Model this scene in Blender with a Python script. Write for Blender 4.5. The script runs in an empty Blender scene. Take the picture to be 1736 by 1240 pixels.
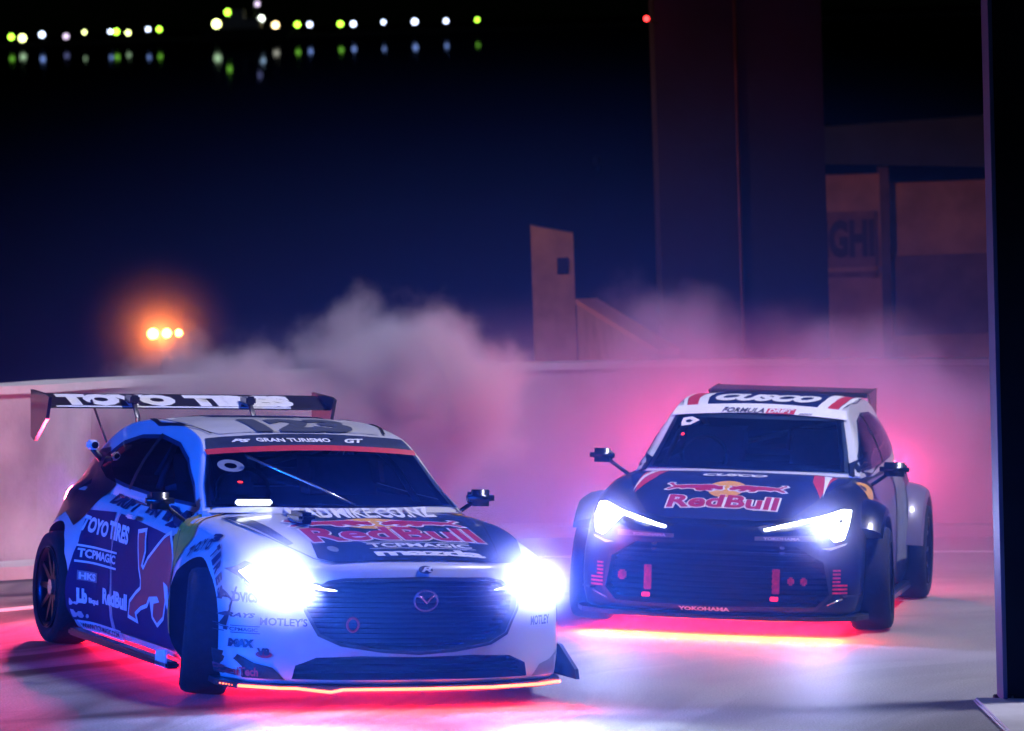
import bpy, bmesh, math, random
from math import sin, cos, pi, radians as R_, sqrt
from mathutils import Vector, Matrix
from mathutils.bvhtree import BVHTree
random.seed(7)
S = bpy.context.scene
COL = S.collection

# ------------------------------------------------------------------ camera, world, lights, exposure
# The world axes are those of the sloping deck the cars drive on; GRAV turns true gravity axes
# (pillars, water, far quay) into them.
GX, GY, GZ = Vector((0.998367, 0.001541, 0.057105)), Vector((-0.004830, 0.998334, 0.057493)), Vector((-0.056921, -0.057675, 0.996711))
GRAV = Matrix((GX, GY, GZ)).transposed()
cam = bpy.data.objects.new('camera', bpy.data.cameras.new('camera'))
COL.objects.link(cam)
right, down, fwd = Vector((.999712, .000647, .023985)), Vector((.023993, -.026975, -.999348)), Vector((0, .999636, -.026982))
m = Matrix((right, -down, -fwd)).transposed().to_4x4()
m.translation = Vector((-.0413, -21.9457, 2.3139))
cam.matrix_world = m
cam.data.sensor_width = 36
cam.data.lens = 36 * 7000 / 1736
cam.data.clip_start = .5
cam.data.clip_end = 6000
cam.data.dof.use_dof = True
cam.data.dof.focus_distance = 22.3
cam.data.dof.aperture_fstop = 4.2
S.camera = cam

w = bpy.data.worlds.new('World'); S.world = w; w.use_nodes = True
nt = w.node_tree
bg = nt.nodes['Background']
sky = nt.nodes.new('ShaderNodeTexSky'); sky.sky_type = 'NISHITA'; sky.sun_disc = False
sky.sun_elevation = R_(1.0); sky.sun_rotation = R_(200)
mixn = nt.nodes.new('ShaderNodeMix'); mixn.data_type = 'RGBA'; mixn.blend_type = 'MULTIPLY'; mixn.inputs[0].default_value = 1
nt.links.new(sky.outputs[0], mixn.inputs[6]); mixn.inputs[7].default_value = (.1, .35, 1, 1)
nt.links.new(mixn.outputs[2], bg.inputs[0]); bg.inputs[1].default_value = .001

def lamp(name, typ, loc, energy, color, target=None, parent=None, **kw):
    d = bpy.data.lights.new(name, typ); d.energy = energy; d.color = color
    for k, v in kw.items(): setattr(d, k, v)
    o = bpy.data.objects.new(name, d); COL.objects.link(o); o.parent = parent
    o.location = loc
    if target is not None:
        o.rotation_euler = (Vector(target) - Vector(loc)).to_track_quat('-Z', 'Y').to_euler()
    return o
# cool overhead floodlighting of the yard (dim, from above the camera), and the blue event floodlight on the left
lamp('moon_sun', 'SUN', (0, -10, 20), .05, (.6, .75, 1.0), target=(1.2, 0, 0), angle=R_(4))
lamp('yard_floodlight', 'SPOT', (8.5, 3.0, 15.5), 16500, (.78, .76, 1.0), target=(.2, 5.0, 0), spot_size=R_(52), spot_blend=.5, shadow_soft_size=1.6)
lamp('blue_floodlight', 'SPOT', (-10, -7, 3.0), 11000, (.002, .10, 1.0), target=(-1.3, .6, .6), spot_size=R_(34), spot_blend=.8, shadow_soft_size=.35)
lamp('sodium_floodlight', 'SPOT', (-9, 16, 4.2), 1700, (1, .40, .20), target=(3.5, 25, .4), spot_size=R_(50), spot_blend=.6, shadow_soft_size=.3)
S.view_settings.view_transform = 'Standard'
S.view_settings.look = 'None'
S.view_settings.exposure = 0
S.view_settings.gamma = 1
S.cycles.use_denoising = True
S.cycles.volume_step_rate = 1.0
S.cycles.volume_max_steps = 128
S.cycles.max_bounces = 7
S.cycles.volume_bounces = 1
S.cycles.transparent_max_bounces = 12
S.cycles.sample_clamp_indirect = 6
S.cycles.sample_clamp_direct = 0

# ------------------------------------------------------------------ materials
MATS = {}
def mat(name, col=(.5, .5, .5), rough=.5, metal=0, coat=0, emit=None, es=0, noise=None, bump=None, spec=.5, dirt=0):
    if name in MATS: return MATS[name]
    m = bpy.data.materials.new(name); m.use_nodes = True
    n = m.node_tree.nodes; L = m.node_tree.links; b = n['Principled BSDF']
    b.inputs['Base Color'].default_value = (*col, 1); b.inputs['Roughness'].default_value = rough
    b.inputs['Metallic'].default_value = metal; b.inputs['Coat Weight'].default_value = coat
    b.inputs['Coat Roughness'].default_value = .06
    b.inputs['Specular IOR Level'].default_value = spec
    if emit: b.inputs['Emission Color'].default_value = (*emit, 1); b.inputs['Emission Strength'].default_value = es
    tc = n.new('ShaderNodeTexCoord')
    if noise:
        sc, amt = noise
        t = n.new('ShaderNodeTexNoise'); t.inputs['Scale'].default_value = sc; t.inputs['Detail'].default_value = 6
        L.new(tc.outputs['Object'], t.inputs['Vector'])
        r = n.new('ShaderNodeMapRange'); r.inputs[1].default_value = .3; r.inputs[2].default_value = .7
        r.inputs[3].default_value = 1 - amt; r.inputs[4].default_value = 1 + amt
        L.new(t.outputs[0], r.inputs[0])
        v = n.new('ShaderNodeVectorMath'); v.operation = 'SCALE'; v.inputs[0].default_value = col
        L.new(r.outputs[0], v.inputs[3]); L.new(v.outputs[0], b.inputs['Base Color'])
    if bump:
        sc, st = bump
        t = n.new('ShaderNodeTexNoise'); t.inputs['Scale'].default_value = sc; t.inputs['Detail'].default_value = 5
        L.new(tc.outputs['Object'], t.inputs['Vector'])
        bp = n.new('ShaderNodeBump'); bp.inputs['Strength'].default_value = st; bp.inputs['Distance'].default_value = .02
        L.new(t.outputs[0], bp.inputs['Height']); L.new(bp.outputs[0], b.inputs['Normal'])
    MATS[name] = m
    return m
WHITE = mat('white_paint', (.60, .60, .60), .32, coat=.6, noise=(3, .05), bump=(60, .01))
BLACK = mat('black_paint', (.006, .009, .018), .3, coat=.3, spec=.3, noise=(5, .2))
NAVY = mat('navy_vinyl', (.003, .012, .075), .6, coat=0, spec=.25, noise=(4, .2))
NAVYM = mat('navy_bonnet_vinyl', (.018, .04, .10), .36, coat=.6, metal=.2, noise=(5, .25))
TRIM = mat('black_trim', (.012, .013, .016), .5, noise=(20, .3))
VOIDM = mat('wheel_well', (.006, .006, .008), .9, noise=(8, .3))
GLASS = mat('dark_glass', (.004, .008, .02), .06, spec=.7, noise=(3, .3))
def glass_mat():
    m = bpy.data.materials.new('tinted_glass'); m.use_nodes = True; n = m.node_tree.nodes; L = m.node_tree.links
    tr = n.new('ShaderNodeBsdfTransparent'); tr.inputs[0].default_value = (.20, .26, .36, 1)
    gl = n.new('ShaderNodeBsdfGlossy'); gl.inputs['Roughness'].default_value = .03; gl.inputs['Color'].default_value = (.9, .9, 1, 1)
    fr = n.new('ShaderNodeFresnel'); fr.inputs[0].default_value = 1.5
    mx = n.new('ShaderNodeMixShader'); L.new(fr.outputs[0], mx.inputs[0]); L.new(tr.outputs[0], mx.inputs[1]); L.new(gl.outputs[0], mx.inputs[2])
    L.new(mx.outputs[0], n['Material Output'].inputs['Surface']); return m
TINT = glass_mat()
RUBBER = mat('tyre_rubber', (.009, .009, .011), .85, noise=(30, .3), bump=(40, .2))
RIM = mat('dark_rim', (.015, .02, .035), .35, metal=.9, noise=(10, .2))
SILVER = mat('silver', (.6, .62, .66), .25, metal=.9, noise=(10, .1))
GREYD = mat('grey_vinyl', (.20, .22, .25), .4, noise=(9, .15))
LET_W = mat('white_lettering', (.8, .8, .8), .4, noise=(30, .05))
LET_N = mat('navy_lettering', (.02, .03, .07), .4, noise=(30, .2))
LET_R = mat('crimson_lettering', (.42, .012, .06), .4, noise=(30, .1))
RED = mat('red_vinyl', (.55, .03, .05), .4, noise=(30, .1))
YEL = mat('yellow_vinyl', (.75, .36, .03), .45, noise=(30, .1))
CARBON = mat('carbon_fibre', (.02, .018, .024), .35, coat=.5, noise=(80, .4))
REDLIT = mat('red_paint_and_glow', (.75, .02, .06), .5, noise=(40, .3))  # red paint; in the dark car's bumper, red glow put into the colour
def emis(name, col, st):
    m = mat(name, (0.02, .02, .02), .5, emit=col, es=st); return m
HEAD = emis('headlight_beam', (.85, .92, 1), 25)
LEDR = emis('red_led', (1, .10, .035), 9)
TAIL = emis('tail_lamp', (1, .02, .02), 3)

# ------------------------------------------------------------------ object helpers
def tag(o, label=None, cat=None, group=None, kind=None):
    for k, v in (('label', label), ('category', cat), ('group', group), ('kind', kind)):
        if v: o[k] = v
    return o
def obj(name, verts, faces, ms, parent=None, smooth=False, loc=None):
    me = bpy.data.meshes.new(name); me.from_pydata([tuple(v) for v in verts], [], faces)
    me.materials.append(ms) if not isinstance(ms, list) else [me.materials.append(q) for q in ms]
    if smooth:
        for p in me.polygons: p.use_smooth = True
    me.update()
    o = bpy.data.objects.new(name, me); COL.objects.link(o); o.parent = parent
    if loc: o.location = loc
    return o
def from_bm(name, bm, ms, parent=None, smooth=False):
    me = bpy.data.meshes.new(name); bm.to_mesh(me); bm.free()
    me.materials.append(ms) if not isinstance(ms, list) else [me.materials.append(q) for q in ms]
    if smooth:
        for p in me.polygons: p.use_smooth = True
    o = bpy.data.objects.new(name, me); COL.objects.link(o); o.parent = parent
    return o
def empty(name, loc, rz=0, label=None, cat=None, group=None, grav=False):
    o = bpy.data.objects.new(name, None); COL.objects.link(o); o.empty_display_size = .3
    M = Matrix.Rotation(rz, 4, 'Z')
    if grav: M = GRAV.to_4x4() @ M
    M.translation = Vector(loc); o.matrix_world = M
    return tag(o, label, cat, group)
def box_bm(bm, lo, hi, M=None, bev=0):
    r = bmesh.ops.create_cube(bm, size=1)
    c = [(a + b) / 2 for a, b in zip(lo, hi)]; s = [b - a for a, b in zip(lo, hi)]
    for v in r['verts']:
        v.co = Vector((v.co.x * s[0] + c[0], v.co.y * s[1] + c[1], v.co.z * s[2] + c[2]))
    if bev:
        es = {e for v in r['verts'] for e in v.link_edges}
        r2 = bmesh.ops.bevel(bm, geom=list(es), offset=bev, segments=2, affect='EDGES')
        vs = r2['verts']
    else: vs = r['verts']
    if M:
        for v in set(vs): v.co = M @ v.co
def box(name, lo, hi, ms, parent=None, bev=0, M=None):
    bm = bmesh.new(); box_bm(bm, lo, hi, M, bev); return from_bm(name, bm, ms, parent)
def tube(name, pts, r, ms, parent=None, n=8):
    vs, fs = [], []; pts = [Vector(p) for p in pts]
    for i, p in enumerate(pts):
        t = (pts[min(i + 1, len(pts) - 1)] - pts[max(i - 1, 0)]).normalized()
        a = t.cross(Vector((0, 0, 1)));  a = a.normalized() if a.length > .01 else Vector((1, 0, 0)); b = t.cross(a)
        rr = r[i] if isinstance(r, (list, tuple)) else r
        for k in range(n): vs.append(p + rr * (cos(2 * pi * k / n) * a + sin(2 * pi * k / n) * b))
    for i in range(len(pts) - 1):
        for k in range(n): fs.append((i * n + k, i * n + (k + 1) % n, (i + 1) * n + (k + 1) % n, (i + 1) * n + k))
    fs += [tuple(range(n))[::-1], tuple(range((len(pts) - 1) * n, len(pts) * n))]
    return obj(name, vs, fs, ms, parent, True)
def prism(name, poly, axis, a, b, ms, parent=None):
    """poly in the two remaining coordinates, extruded along axis from a to b"""
    def mk(p, t):
        q = list(p); q.insert(axis, t); return tuple(q)
    n = len(poly); vs = [mk(p, a) for p in poly] + [mk(p, b) for p in poly]
    fs = [tuple(range(n)), tuple(range(n, 2 * n))[::-1]] + [(i, i + n, (i + 1) % n + n, (i + 1) % n) for i in range(n)]
    o = obj(name, vs, fs, ms, parent)
    bm = bmesh.new(); bm.from_mesh(o.data); bmesh.ops.recalc_face_normals(bm, faces=bm.faces); bm.to_mesh(o.data); bm.free()
    return o
def interp(tab, x):
    """smooth (Catmull-Rom style) interpolation of a table [(x, value)...]"""
    if x <= tab[0][0]: return tab[0][1]
    if x >= tab[-1][0]: return tab[-1][1]
    for i in range(len(tab) - 1):
        if tab[i][0] <= x <= tab[i + 1][0]: break
    x0, y0 = tab[i]; x1, y1 = tab[i + 1]; h = x1 - x0
    d = (y1 - y0) / h
    def slope(j):
        if j <= 0 or j >= len(tab) - 1: return (tab[min(j + 1, len(tab) - 1)][1] - tab[max(j - 1, 0)][1]) / (tab[min(j + 1, len(tab) - 1)][0] - tab[max(j - 1, 0)][0])
        a = (tab[j][1] - tab[j - 1][1]) / (tab[j][0] - tab[j - 1][0]); b = (tab[j + 1][1] - tab[j][1]) / (tab[j + 1][0] - tab[j][0])
        return 0 if a * b <= 0 else 2 * a * b / (a + b)
    m0, m1 = slope(i), slope(i + 1); t = (x - x0) / h
    return (2*t**3 - 3*t**2 + 1) * y0 + (t**3 - 2*t**2 + t) * h * m0 + (-2*t**3 + 3*t**2) * y1 + (t**3 - t**2) * h * m1
def catmull(P, sub):
    out = []
    n = len(P)
    for i in range(n - 1):
        p0, p1, p2, p3 = P[max(i-1, 0)], P[i], P[i+1], P[min(i+2, n-1)]
        for k in range(sub):
            t = k / sub
            out.append(tuple(.5 * (2*b + (c-a)*t + (2*a-5*b+4*c-d)*t*t + (-a+3*b-3*c+d)*t**3) for a, b, c, d in zip(p0, p1, p2, p3)))
    out.append(tuple(P[-1])); return out
def sstep(a, b, x):
    t = max(0, min(1, (x - a) / (b - a))); return t * t * (3 - 2 * t)

# ------------------------------------------------------------------ text and drapery
def text2d(s, bold=.0, shear=0., spacing=1.):
    c = bpy.data.curves.new('t', 'FONT'); c.body = s; c.offset = bold; c.shear = shear; c.space_character = spacing
    c.resolution_u = 3; c.size = 1
    o = bpy.data.objects.new('t', c); COL.objects.link(o)
    bpy.context.view_layer.update()
    me = o.evaluated_get(bpy.context.evaluated_depsgraph_get()).to_mesh()
    V = [(v.co.x, v.co.y) for v in me.vertices]; F = [tuple(p.vertices) for p in me.polygons]
    o.to_mesh_clear(); bpy.data.objects.remove(o); bpy.data.curves.remove(c)
    return V, F
def fit(V, box, ref=None):
    """scale the 2D shape so that ref's bounds (or its own) fill box=(x0,y0,x1,y1)"""
    Q = ref or V
    x0, x1 = min(v[0] for v in Q), max(v[0] for v in Q); y0, y1 = min(v[1] for v in Q), max(v[1] for v in Q)
    return [(box[0] + (v[0] - x0) / (x1 - x0) * (box[2] - box[0]), box[1] + (v[1] - y0) / (y1 - y0) * (box[3] - box[1])) for v in V]
PROJ = {  # (a, b) -> origin, direction (car coordinates: x forward, y left, z up)
    'front': (lambda a, b: Vector((2.2, a, b)), Vector((-1, 0, 0))),
    'top': (lambda a, b: Vector((-b, a, 2.5)), Vector((0, 0, -1))),
    'right': (lambda a, b: Vector((a, -2.2, b)), Vector((0, 1, 0))),
    'left': (lambda a, b: Vector((-a, 2.2, b)), Vector((0, -1, 0))),
}
def drape(name, V, F, proj, bvh, ms, parent, off=.004, step=.06, thick=0, smooth=True):
    bm = bmesh.new()
    vs = [bm.verts.new((v[0], v[1], 0)) for v in V]
    for f in F:
        try: bm.faces.new([vs[i] for i in f])
        except ValueError: pass
    big = [f for f in bm.faces if len(f.verts) > 4]
    if big: bmesh.ops.triangulate(bm, faces=big)
    for ax in (0, 1):
        lo = min(v.co[ax] for v in bm.verts); hi = max(v.co[ax] for v in bm.verts)
        k = math.floor(lo / step) + 1
        while k * step < hi:
            no = [0, 0, 0]; no[ax] = 1; co = [0, 0, 0]; co[ax] = k * step
            bmesh.ops.bisect_plane(bm, geom=bm.verts[:] + bm.edges[:] + bm.faces[:], plane_co=co, plane_no=no, dist=1e-5); k += 1
    of, d = PROJ[proj]
    nrm = {}
    for v in bm.verts:
        o = of(v.co.x, v.co.y); hit, n, _, _ = bvh.ray_cast(o, d)
        if hit is None:
            hit, n, _, _ = bvh.find_nearest(o + d * 1.4)
        if n.dot(d) > 0: n = -n
        nrm[v] = n; v.co = hit + n * off
    if thick:
        r = bmesh.ops.extrude_face_region(bm, geom=bm.faces[:])
    for f in bm.faces:
        f.normal_update()
        if f.normal.dot(d) > 0: f.normal_flip()
    return from_bm(name, bm, ms, parent, smooth)
def poly2(pts): return list(pts), [tuple(range(len(pts)))]
def offset_poly(pts, o):
    n = len(pts); A = sum(pts[i][0] * pts[(i+1) % n][1] - pts[(i+1) % n][0] * pts[i][1] for i in range(n)); s = 1 if A > 0 else -1
    out = []
    for i in range(n):
        a, b, c = Vector(pts[i-1]), Vector(pts[i]), Vector(pts[(i+1) % n])
        e1 = (b - a).normalized(); e2 = (c - b).normalized()
        n1 = Vector((e1.y, -e1.x)) * s; n2 = Vector((e2.y, -e2.x)) * s
        m = (n1 + n2); m = m.normalized() if m.length > .2 else n1
        out.append(tuple(b + m * o / max(.5, m.dot(n1))))
    return out
def ell(cx, cy, rx, ry, n=28, a0=0, a1=2 * pi):
    return [(cx + rx * cos(a0 + (a1 - a0) * i / n), cy + ry * sin(a0 + (a1 - a0) * i / n)) for i in range(n)]

class Skin:
    """the outer surface of one car: drapes lettering, vinyl and panels on it"""
    def __init__(s, root, bvh): s.root, s.bvh = root, bvh
    def text(s, st, proj, bx, ms, bold=.02, shear=0., off=.007, outline=None, ow=.03, spacing=1., rot=0, name='lettering', step=.07):
        V, F = text2d(st, bold, shear, spacing)
        c = ((bx[0] + bx[2]) / 2, (bx[1] + bx[3]) / 2)
        def rt(P): return [(c[0] + (x-c[0])*cos(rot) - (y-c[1])*sin(rot), c[1] + (x-c[0])*sin(rot) + (y-c[1])*cos(rot)) for x, y in P]
        if outline:
            V2, F2 = text2d(st, bold + ow, shear, spacing)
            drape(name + '_outline', rt(fit(V2, bx, V)), F2, proj, s.bvh, outline, s.root, off - .003, step)
        return drape(name, rt(fit(V, bx)), F, proj, s.bvh, ms, s.root, off, step)
    def poly(s, name, pts, proj, ms, off=.004, step=.06):
        V, F = poly2(pts); return drape(name, V, F, proj, s.bvh, ms, s.root, off, step)
    def ring(s, name, outer, inner, proj, ms, off=.006, step=.06):
        n = len(outer); V = list(outer) + list(inner)
        F = [(i, (i+1) % n, (i+1) % n + n, i + n) for i in range(n)]
        return drape(name, V, F, proj, s.bvh, ms, s.root, off, step)
    def line(s, name, pts, wd, proj, ms, off=.005, step=.08, closed=False):
        P = [Vector(p) for p in pts]; V, F = [], []; n = len(P)
        for i in range(n):
            a = P[i-1] if (i or closed) else P[i]; b = P[(i+1) % n] if (i < n-1 or closed) else P[i]
            t = (b - a).normalized(); q = Vector((-t.y, t.x)) * wd / 2
            V += [tuple(P[i] + q), tuple(P[i] - q)]
        for i in range(n if closed else n - 1):
            j = (i+1) % n; F.append((2*i, 2*i+1, 2*j+1, 2*j))
        return drape(name, V, F, proj, s.bvh, ms, s.root, off, step)

BULL = [(0, .10), (.05, .08), (.16, .16), (.22, .17), (.27, .12), (.36, .15), (.50, .13), (.54, .04), (.61, .02), (.66, .06), (.61, .09), (.68, .12),
        (.73, .04), (.79, .01), (.84, .05), (.78, .10), (.84, .13), (.90, .08), (.97, .07), (1.0, .12), (.98, .19), (.94, .22), (.98, .28), (.90, .27),
        (.82, .33), (.72, .36), (.60, .33), (.45, .33), (.30, .32), (.20, .30), (.13, .31), (.10, .37), (.05, .40), (.08, .45), (.03, .46), (.0, .40), (.05, .35), (.08, .29), (.12, .23), (.04, .17)]
def bulls(sk, proj, cx, cy, half, h, sun_rx, sun_ry, bull_m, out_m, off=.007):
    sk.poly('sun_disc', ell(cx, cy + h * .42, sun_rx, sun_ry), proj, YEL, off - .003)
    for sx in (-1, 1):
        P = [(cx + sx * (1.05 - x) * half, cy + y * h * 2.2) for x, y in BULL]
        P = [(px - sx * .0, py) for px, py in P]
        sk.poly('bull_outline', offset_poly(P, .012), proj, out_m, off - .0015)
        sk.poly('bull_emblem', P, proj, bull_m, off)

# ------------------------------------------------------------------ the cars
def loft(rings, close=True):
    n = len(rings[0]); V = [p for r in rings for p in r]; F = []
    for i in range(len(rings) - 1):
        for k in range(n): F.append((i*n + k, (i+1)*n + k, (i+1)*n + (k+1) % n, i*n + (k+1) % n))
    return V, F
def full_ring(x, half):
    """half: (y,z) from the bottom centre up to the top centre; mirrored to a closed ring"""
    L = [(x, y, z) for y, z in half]; Rr = [(x, -y, z) for y, z in half[1:-1]][::-1]
    return L + Rr
def build_body(c):
    """closed lower body: stations along x, capped nose and tail, plan-curved nose, bulged arches"""
    xs = [c['xr'] + (c['xf'] - c['xr']) * i / 64 for i in range(65)]
    rings = []
    def half(x):
        W = interp(c['W'], x); zt = interp(c['zt'], x); zs = interp(c['zs'], x); zb = interp(c['zb'], x)
        K = [(0, zb), (.6*W, zb), (W-.07, zb), (W-.02, zb+.06), (W, zb+.16), (W, .45), (W-.012, zs-.17), (W-.035, zs-.07), (W-.06, zs-.02),
             (W-.11, zs+.012), (W-.20, zs + .45*(zt-zs)), (.55*W, zs + .8*(zt-zs)), (.28*W, zt-.003), (0, zt)]
        return catmull(K, 3)
    for x in xs: rings.append((x, half(x)))
    zc = c['zc']
    nose = [(x, h) for x, h in rings]
    hf = rings[-1][1]; hr = rings[0][1]
    for k, dx in ((.985, .018), (.95, .034), (.88, .046), (.7, .058), (.45, .064), (.2, .066), (.03, .066)):
        nose.append((c['xf'] + dx, [(y*k, zc + (z-zc)*k) for y, z in hf]))
    for k, dx in ((.985, .018), (.95, .036), (.85, .05), (.6, .06), (.3, .064), (.03, .064)):
        nose.insert(0, (c['xr'] - dx, [(y*k, zc + (z-zc)*k) for y, z in hr]))
    V, F = loft([full_ring(x, h) for x, h in nose])
    n = len(full_ring(0, hf))
    F.append(tuple(range(n))); F.append(tuple(range(len(V) - n, len(V)))[::-1])
    out = []
    for x, y, z in V:
        a = abs(y); s = 1 if y > 0 else -1
        for xw, R in ((0, 1), (-c['wb'], 1)):
            g = math.exp(-(abs(x - xw) / c['bw'])**4)
            hz = sstep(.0, .3, z) * (1 - sstep(c['bz0'], c['bz1'], z))
            a += c['bulge'] * g * hz * sstep(.5, .85, a)
        wf = sstep(-.3, c['xf'], x)
        nx = x - c['plan'] * wf * (a / .9)**2.6
        nx -= c['lean'] * sstep(.3, c['xf'], x) * max(0, z - .45)**2
        nx += c['chin'] * sstep(.4, c['xf'], x) * max(0, .40 - z)
        wr = sstep(-c['wb'] - .1, c['xr'], x) if False else sstep(0, 1, (-c['wb'] - .05 - x) / (-c['wb'] - .05 - c['xr']))
        nx += .22 * wr * (a / .9)**2.6
        out.append((nx, s * a, z))
    return out, F
def build_house(c):
    """closed greenhouse lofted over the body"""
    rings = []
    x0, x1 = c['gx']
    N = 56
    for i in range(N + 1):
        x = x0 + (x1 - x0) * i / N
        zr = interp(c['roof'], x); wb = interp(c['gw'], x); belt = interp(c['belt'], x)
        h = max(.0, zr - belt)
        zlow = .80
        wr = wb - h * c['tumble']
        wtop = wr - min(.10, h * .5)
        K = [(0, zlow), (wb*.7, zlow), (wb, zlow), (wb, belt), (wb - h*c['tumble']*.42, belt + h*.45), (wr + .006, belt + h*.80), (wr - .028, belt + h*.945),
             (wtop, zr - .012 - .02*h), (wtop*.7, zr - .004), (wtop*.35, zr), (0, zr)]
        rings.append(full_ring(x, catmull(K, 2)))
    V, F = loft(rings); n = len(rings[0])
    F.append(tuple(range(n))); F.append(tuple(range(len(V) - n, len(V)))[::-1])
    out = []
    for x, y, z in V:
        wf = sstep(c['roofx'] - .15, x1 - .2, x)
        nx = x - c['wsplan'] * wf * (abs(y) / .7)**2
        wr = sstep(0, 1, (x0 + .9 - x) / .9)
        nx += .14 * wr * (abs(y) / .7)**2
        out.append((nx, y, z))
    return out, F
def fixn(o):
    bm = bmesh.new(); bm.from_mesh(o.data); bmesh.ops.recalc_face_normals(bm, faces=bm.faces); bm.to_mesh(o.data); bm.free()
def cyl_cut(x, z, r, y0, y1, seg=40):
    return [[x + r*cos(2*pi*i/seg), z + r*sin(2*pi*i/seg)] for i in range(seg)], y0, y1
def cut(o, cutters):
    for q in cutters:
        md = o.modifiers.new('b', 'BOOLEAN'); md.operation = 'DIFFERENCE'; md.solver = 'EXACT'; md.object = q
        try: md.material_mode = 'TRANSFER'
        except Exception: pass
    bpy.context.view_layer.update()
    me = bpy.data.meshes.new_from_object(o.evaluated_get(bpy.context.evaluated_depsgraph_get()))
    o.modifiers.clear(); o.data = me
    for q in cutters: bpy.data.objects.remove(q)
    for p in me.polygons: p.use_smooth = True
    try: me.set_sharp_from_angle(angle=R_(34))
    except Exception: pass

def make_wheel(root, x, y, r, wd, steer, spoke_n=10, rim=RIM, camber=0):
    s = 1 if y > 0 else -1
    e = bpy.data.objects.new('wheel', None)
    prof = [(.0, .70*r), (.03, .72*r), (.012, .80*r), (.0, .88*r), (.012, .955*r), (.035, .99*r), (.07, r), (wd/2, r+.001)]
    prof = prof + [(wd - a, b) for a, b in prof[:-1][::-1]]
    n = 56; V, F = [], []
    for k in range(n):
        t = 2*pi*k/n
        for a, b in prof: V.append((b*cos(t), wd/2 - a, b*sin(t)))
    q = len(prof)
    for k in range(n):
        for j in range(q - 1): F.append((k*q+j, k*q+j+1, ((k+1) % n)*q+j+1, ((k+1) % n)*q+j))
    ty = obj('wheel', V, F, RUBBER, root, True); fixn(ty)
    ty.location = (x, y, r); ty.rotation_euler = (R_(camber) * s, 0, steer)
    # rim: barrel + spokes + hub
    bm = bmesh.new()
    rr = .71*r
    for prof2 in ([(wd/2 - .012, rr + .006), (wd/2 - .012, rr - .012), (wd/2 - .05, rr - .02), (-wd/2 + .02, rr - .03), (-wd/2 + .02, rr)],):
        vs = [[bm.verts.new((b*cos(2*pi*k/40), s*a, b*sin(2*pi*k/40))) for a, b in prof2] for k in range(40)]
        for k in range(40):
            for j in range(len(prof2) - 1): bm.faces.new((vs[k][j], vs[k][j+1], vs[(k+1) % 40][j+1], vs[(k+1) % 40][j]))
    from_bm('rim', bm, rim, ty, True)
    d0 = s * (wd/2 - .045)
    for k in range(spoke_n):
        t = 2*pi*k/spoke_n
        M = Matrix.Rotation(-t, 4, 'Y')
        bm = bmesh.new()
        vs = [M @ Vector(p) for p in ((.03, d0, -.022), (rr-.012, d0 + s*.018, -.012), (rr-.012, d0 + s*.018, .012), (.03, d0, .022), (.03, d0 - s*.03, -.022), (rr-.012, d0 - s*.012, -.012), (rr-.012, d0 - s*.012, .012), (.03, d0 - s*.03, .022))]
        v = [bm.verts.new(p) for p in vs]
        for f in ((0,1,2,3), (7,6,5,4), (0,4,5,1), (3,2,6,7), (1,5,6,2), (0,3,7,4)): bm.faces.new([v[i] for i in f])
        bmesh.ops.recalc_face_normals(bm, faces=bm.faces)
        from_bm('spoke', bm, rim, ty)
    hub = prism('hub', ell(0, 0, .045, .045, 16), 1, d0 - s*.02, d0 + s*.02, SILVER, ty)
    disc = prism('brake_disc', ell(0, 0, .17, .17, 28), 1, -s*.02, s*.01, SILVER, ty)
    return ty

def flare(name, root, xw, y0, y1, r0, z0, ms, s, a0=8, a1=172, wd=.05):
    """a bolted-on arch flare: swept lip around the wheel opening"""
    n = 26; V, F = [], []
    prof = [(r0 + .10, y0), (r0 + .085, y0 + .5*(y1-y0)), (r0 + .05, y1 - .012), (r0 + .01, y1), (r0, y1 - .004), (r0, y0 - .03), (r0 + .10, y0 - .03)]
    for k in range(n + 1):
        t = R_(a0 + (a1 - a0) * k / n)
        for b, a in prof: V.append((xw + b*cos(t), s*a, z0 + b*sin(t)))
    q = len(prof)
    for k in range(n):
        for j in range(q): F.append((k*q+j, k*q+(j+1) % q, (k+1)*q+(j+1) % q, (k+1)*q+j))
    F += [tuple(range(q)), tuple(range(n*q, n*q+q))]
    o = obj(name, V, F, ms, root, True); fixn(o)
    try: o.data.set_sharp_from_angle(angle=R_(35))
    except Exception: pass
    return o

def make_shell(c, root, wheels_r, paint, house_paint, pockets, wins=()):
    V, F = build_body(c); body = obj('body', V, F, [paint, VOIDM], root); fixn(body)
    V2, F2 = build_house(c); house = obj('greenhouse', V2, F2, [house_paint, VOIDM], root, True); fixn(house)
    allV = [Vector(v) for v in V] + [Vector(v) for v in V2]; allF = list(F) + [tuple(i + len(V) for i in f) for f in F2]
    bvh = BVHTree.FromPolygons(allV, allF)
    bodybvh = BVHTree.FromPolygons([Vector(v) for v in V], F)
    cs = []
    for xw in (0, -c['wb']):
        for s in (-1, 1):
            P = [(xw + (wheels_r + .05)*cos(2*pi*i/44), wheels_r + .01 + (wheels_r + .05)*sin(2*pi*i/44)) for i in range(44)]
            q = prism('c', P, 1, s*.60, s*1.3, VOIDM); fixn(q); q.parent = root; cs.append(q)
    for P, x0 in pockets:
        q = prism('c', P, 0, x0, 1.6, VOIDM); fixn(q); q.parent = root; cs.append(q)
    bpy.context.view_layer.update()
    cut(body, cs)
    hs = []
    for P, ax, a, b in wins:
        q = prism('c', P, ax, a, b, VOIDM); fixn(q); q.parent = root; hs.append(q)
    bpy.context.view_layer.update()
    cut(house, hs)
    return body, house, Skin(root, bvh), bodybvh

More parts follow.
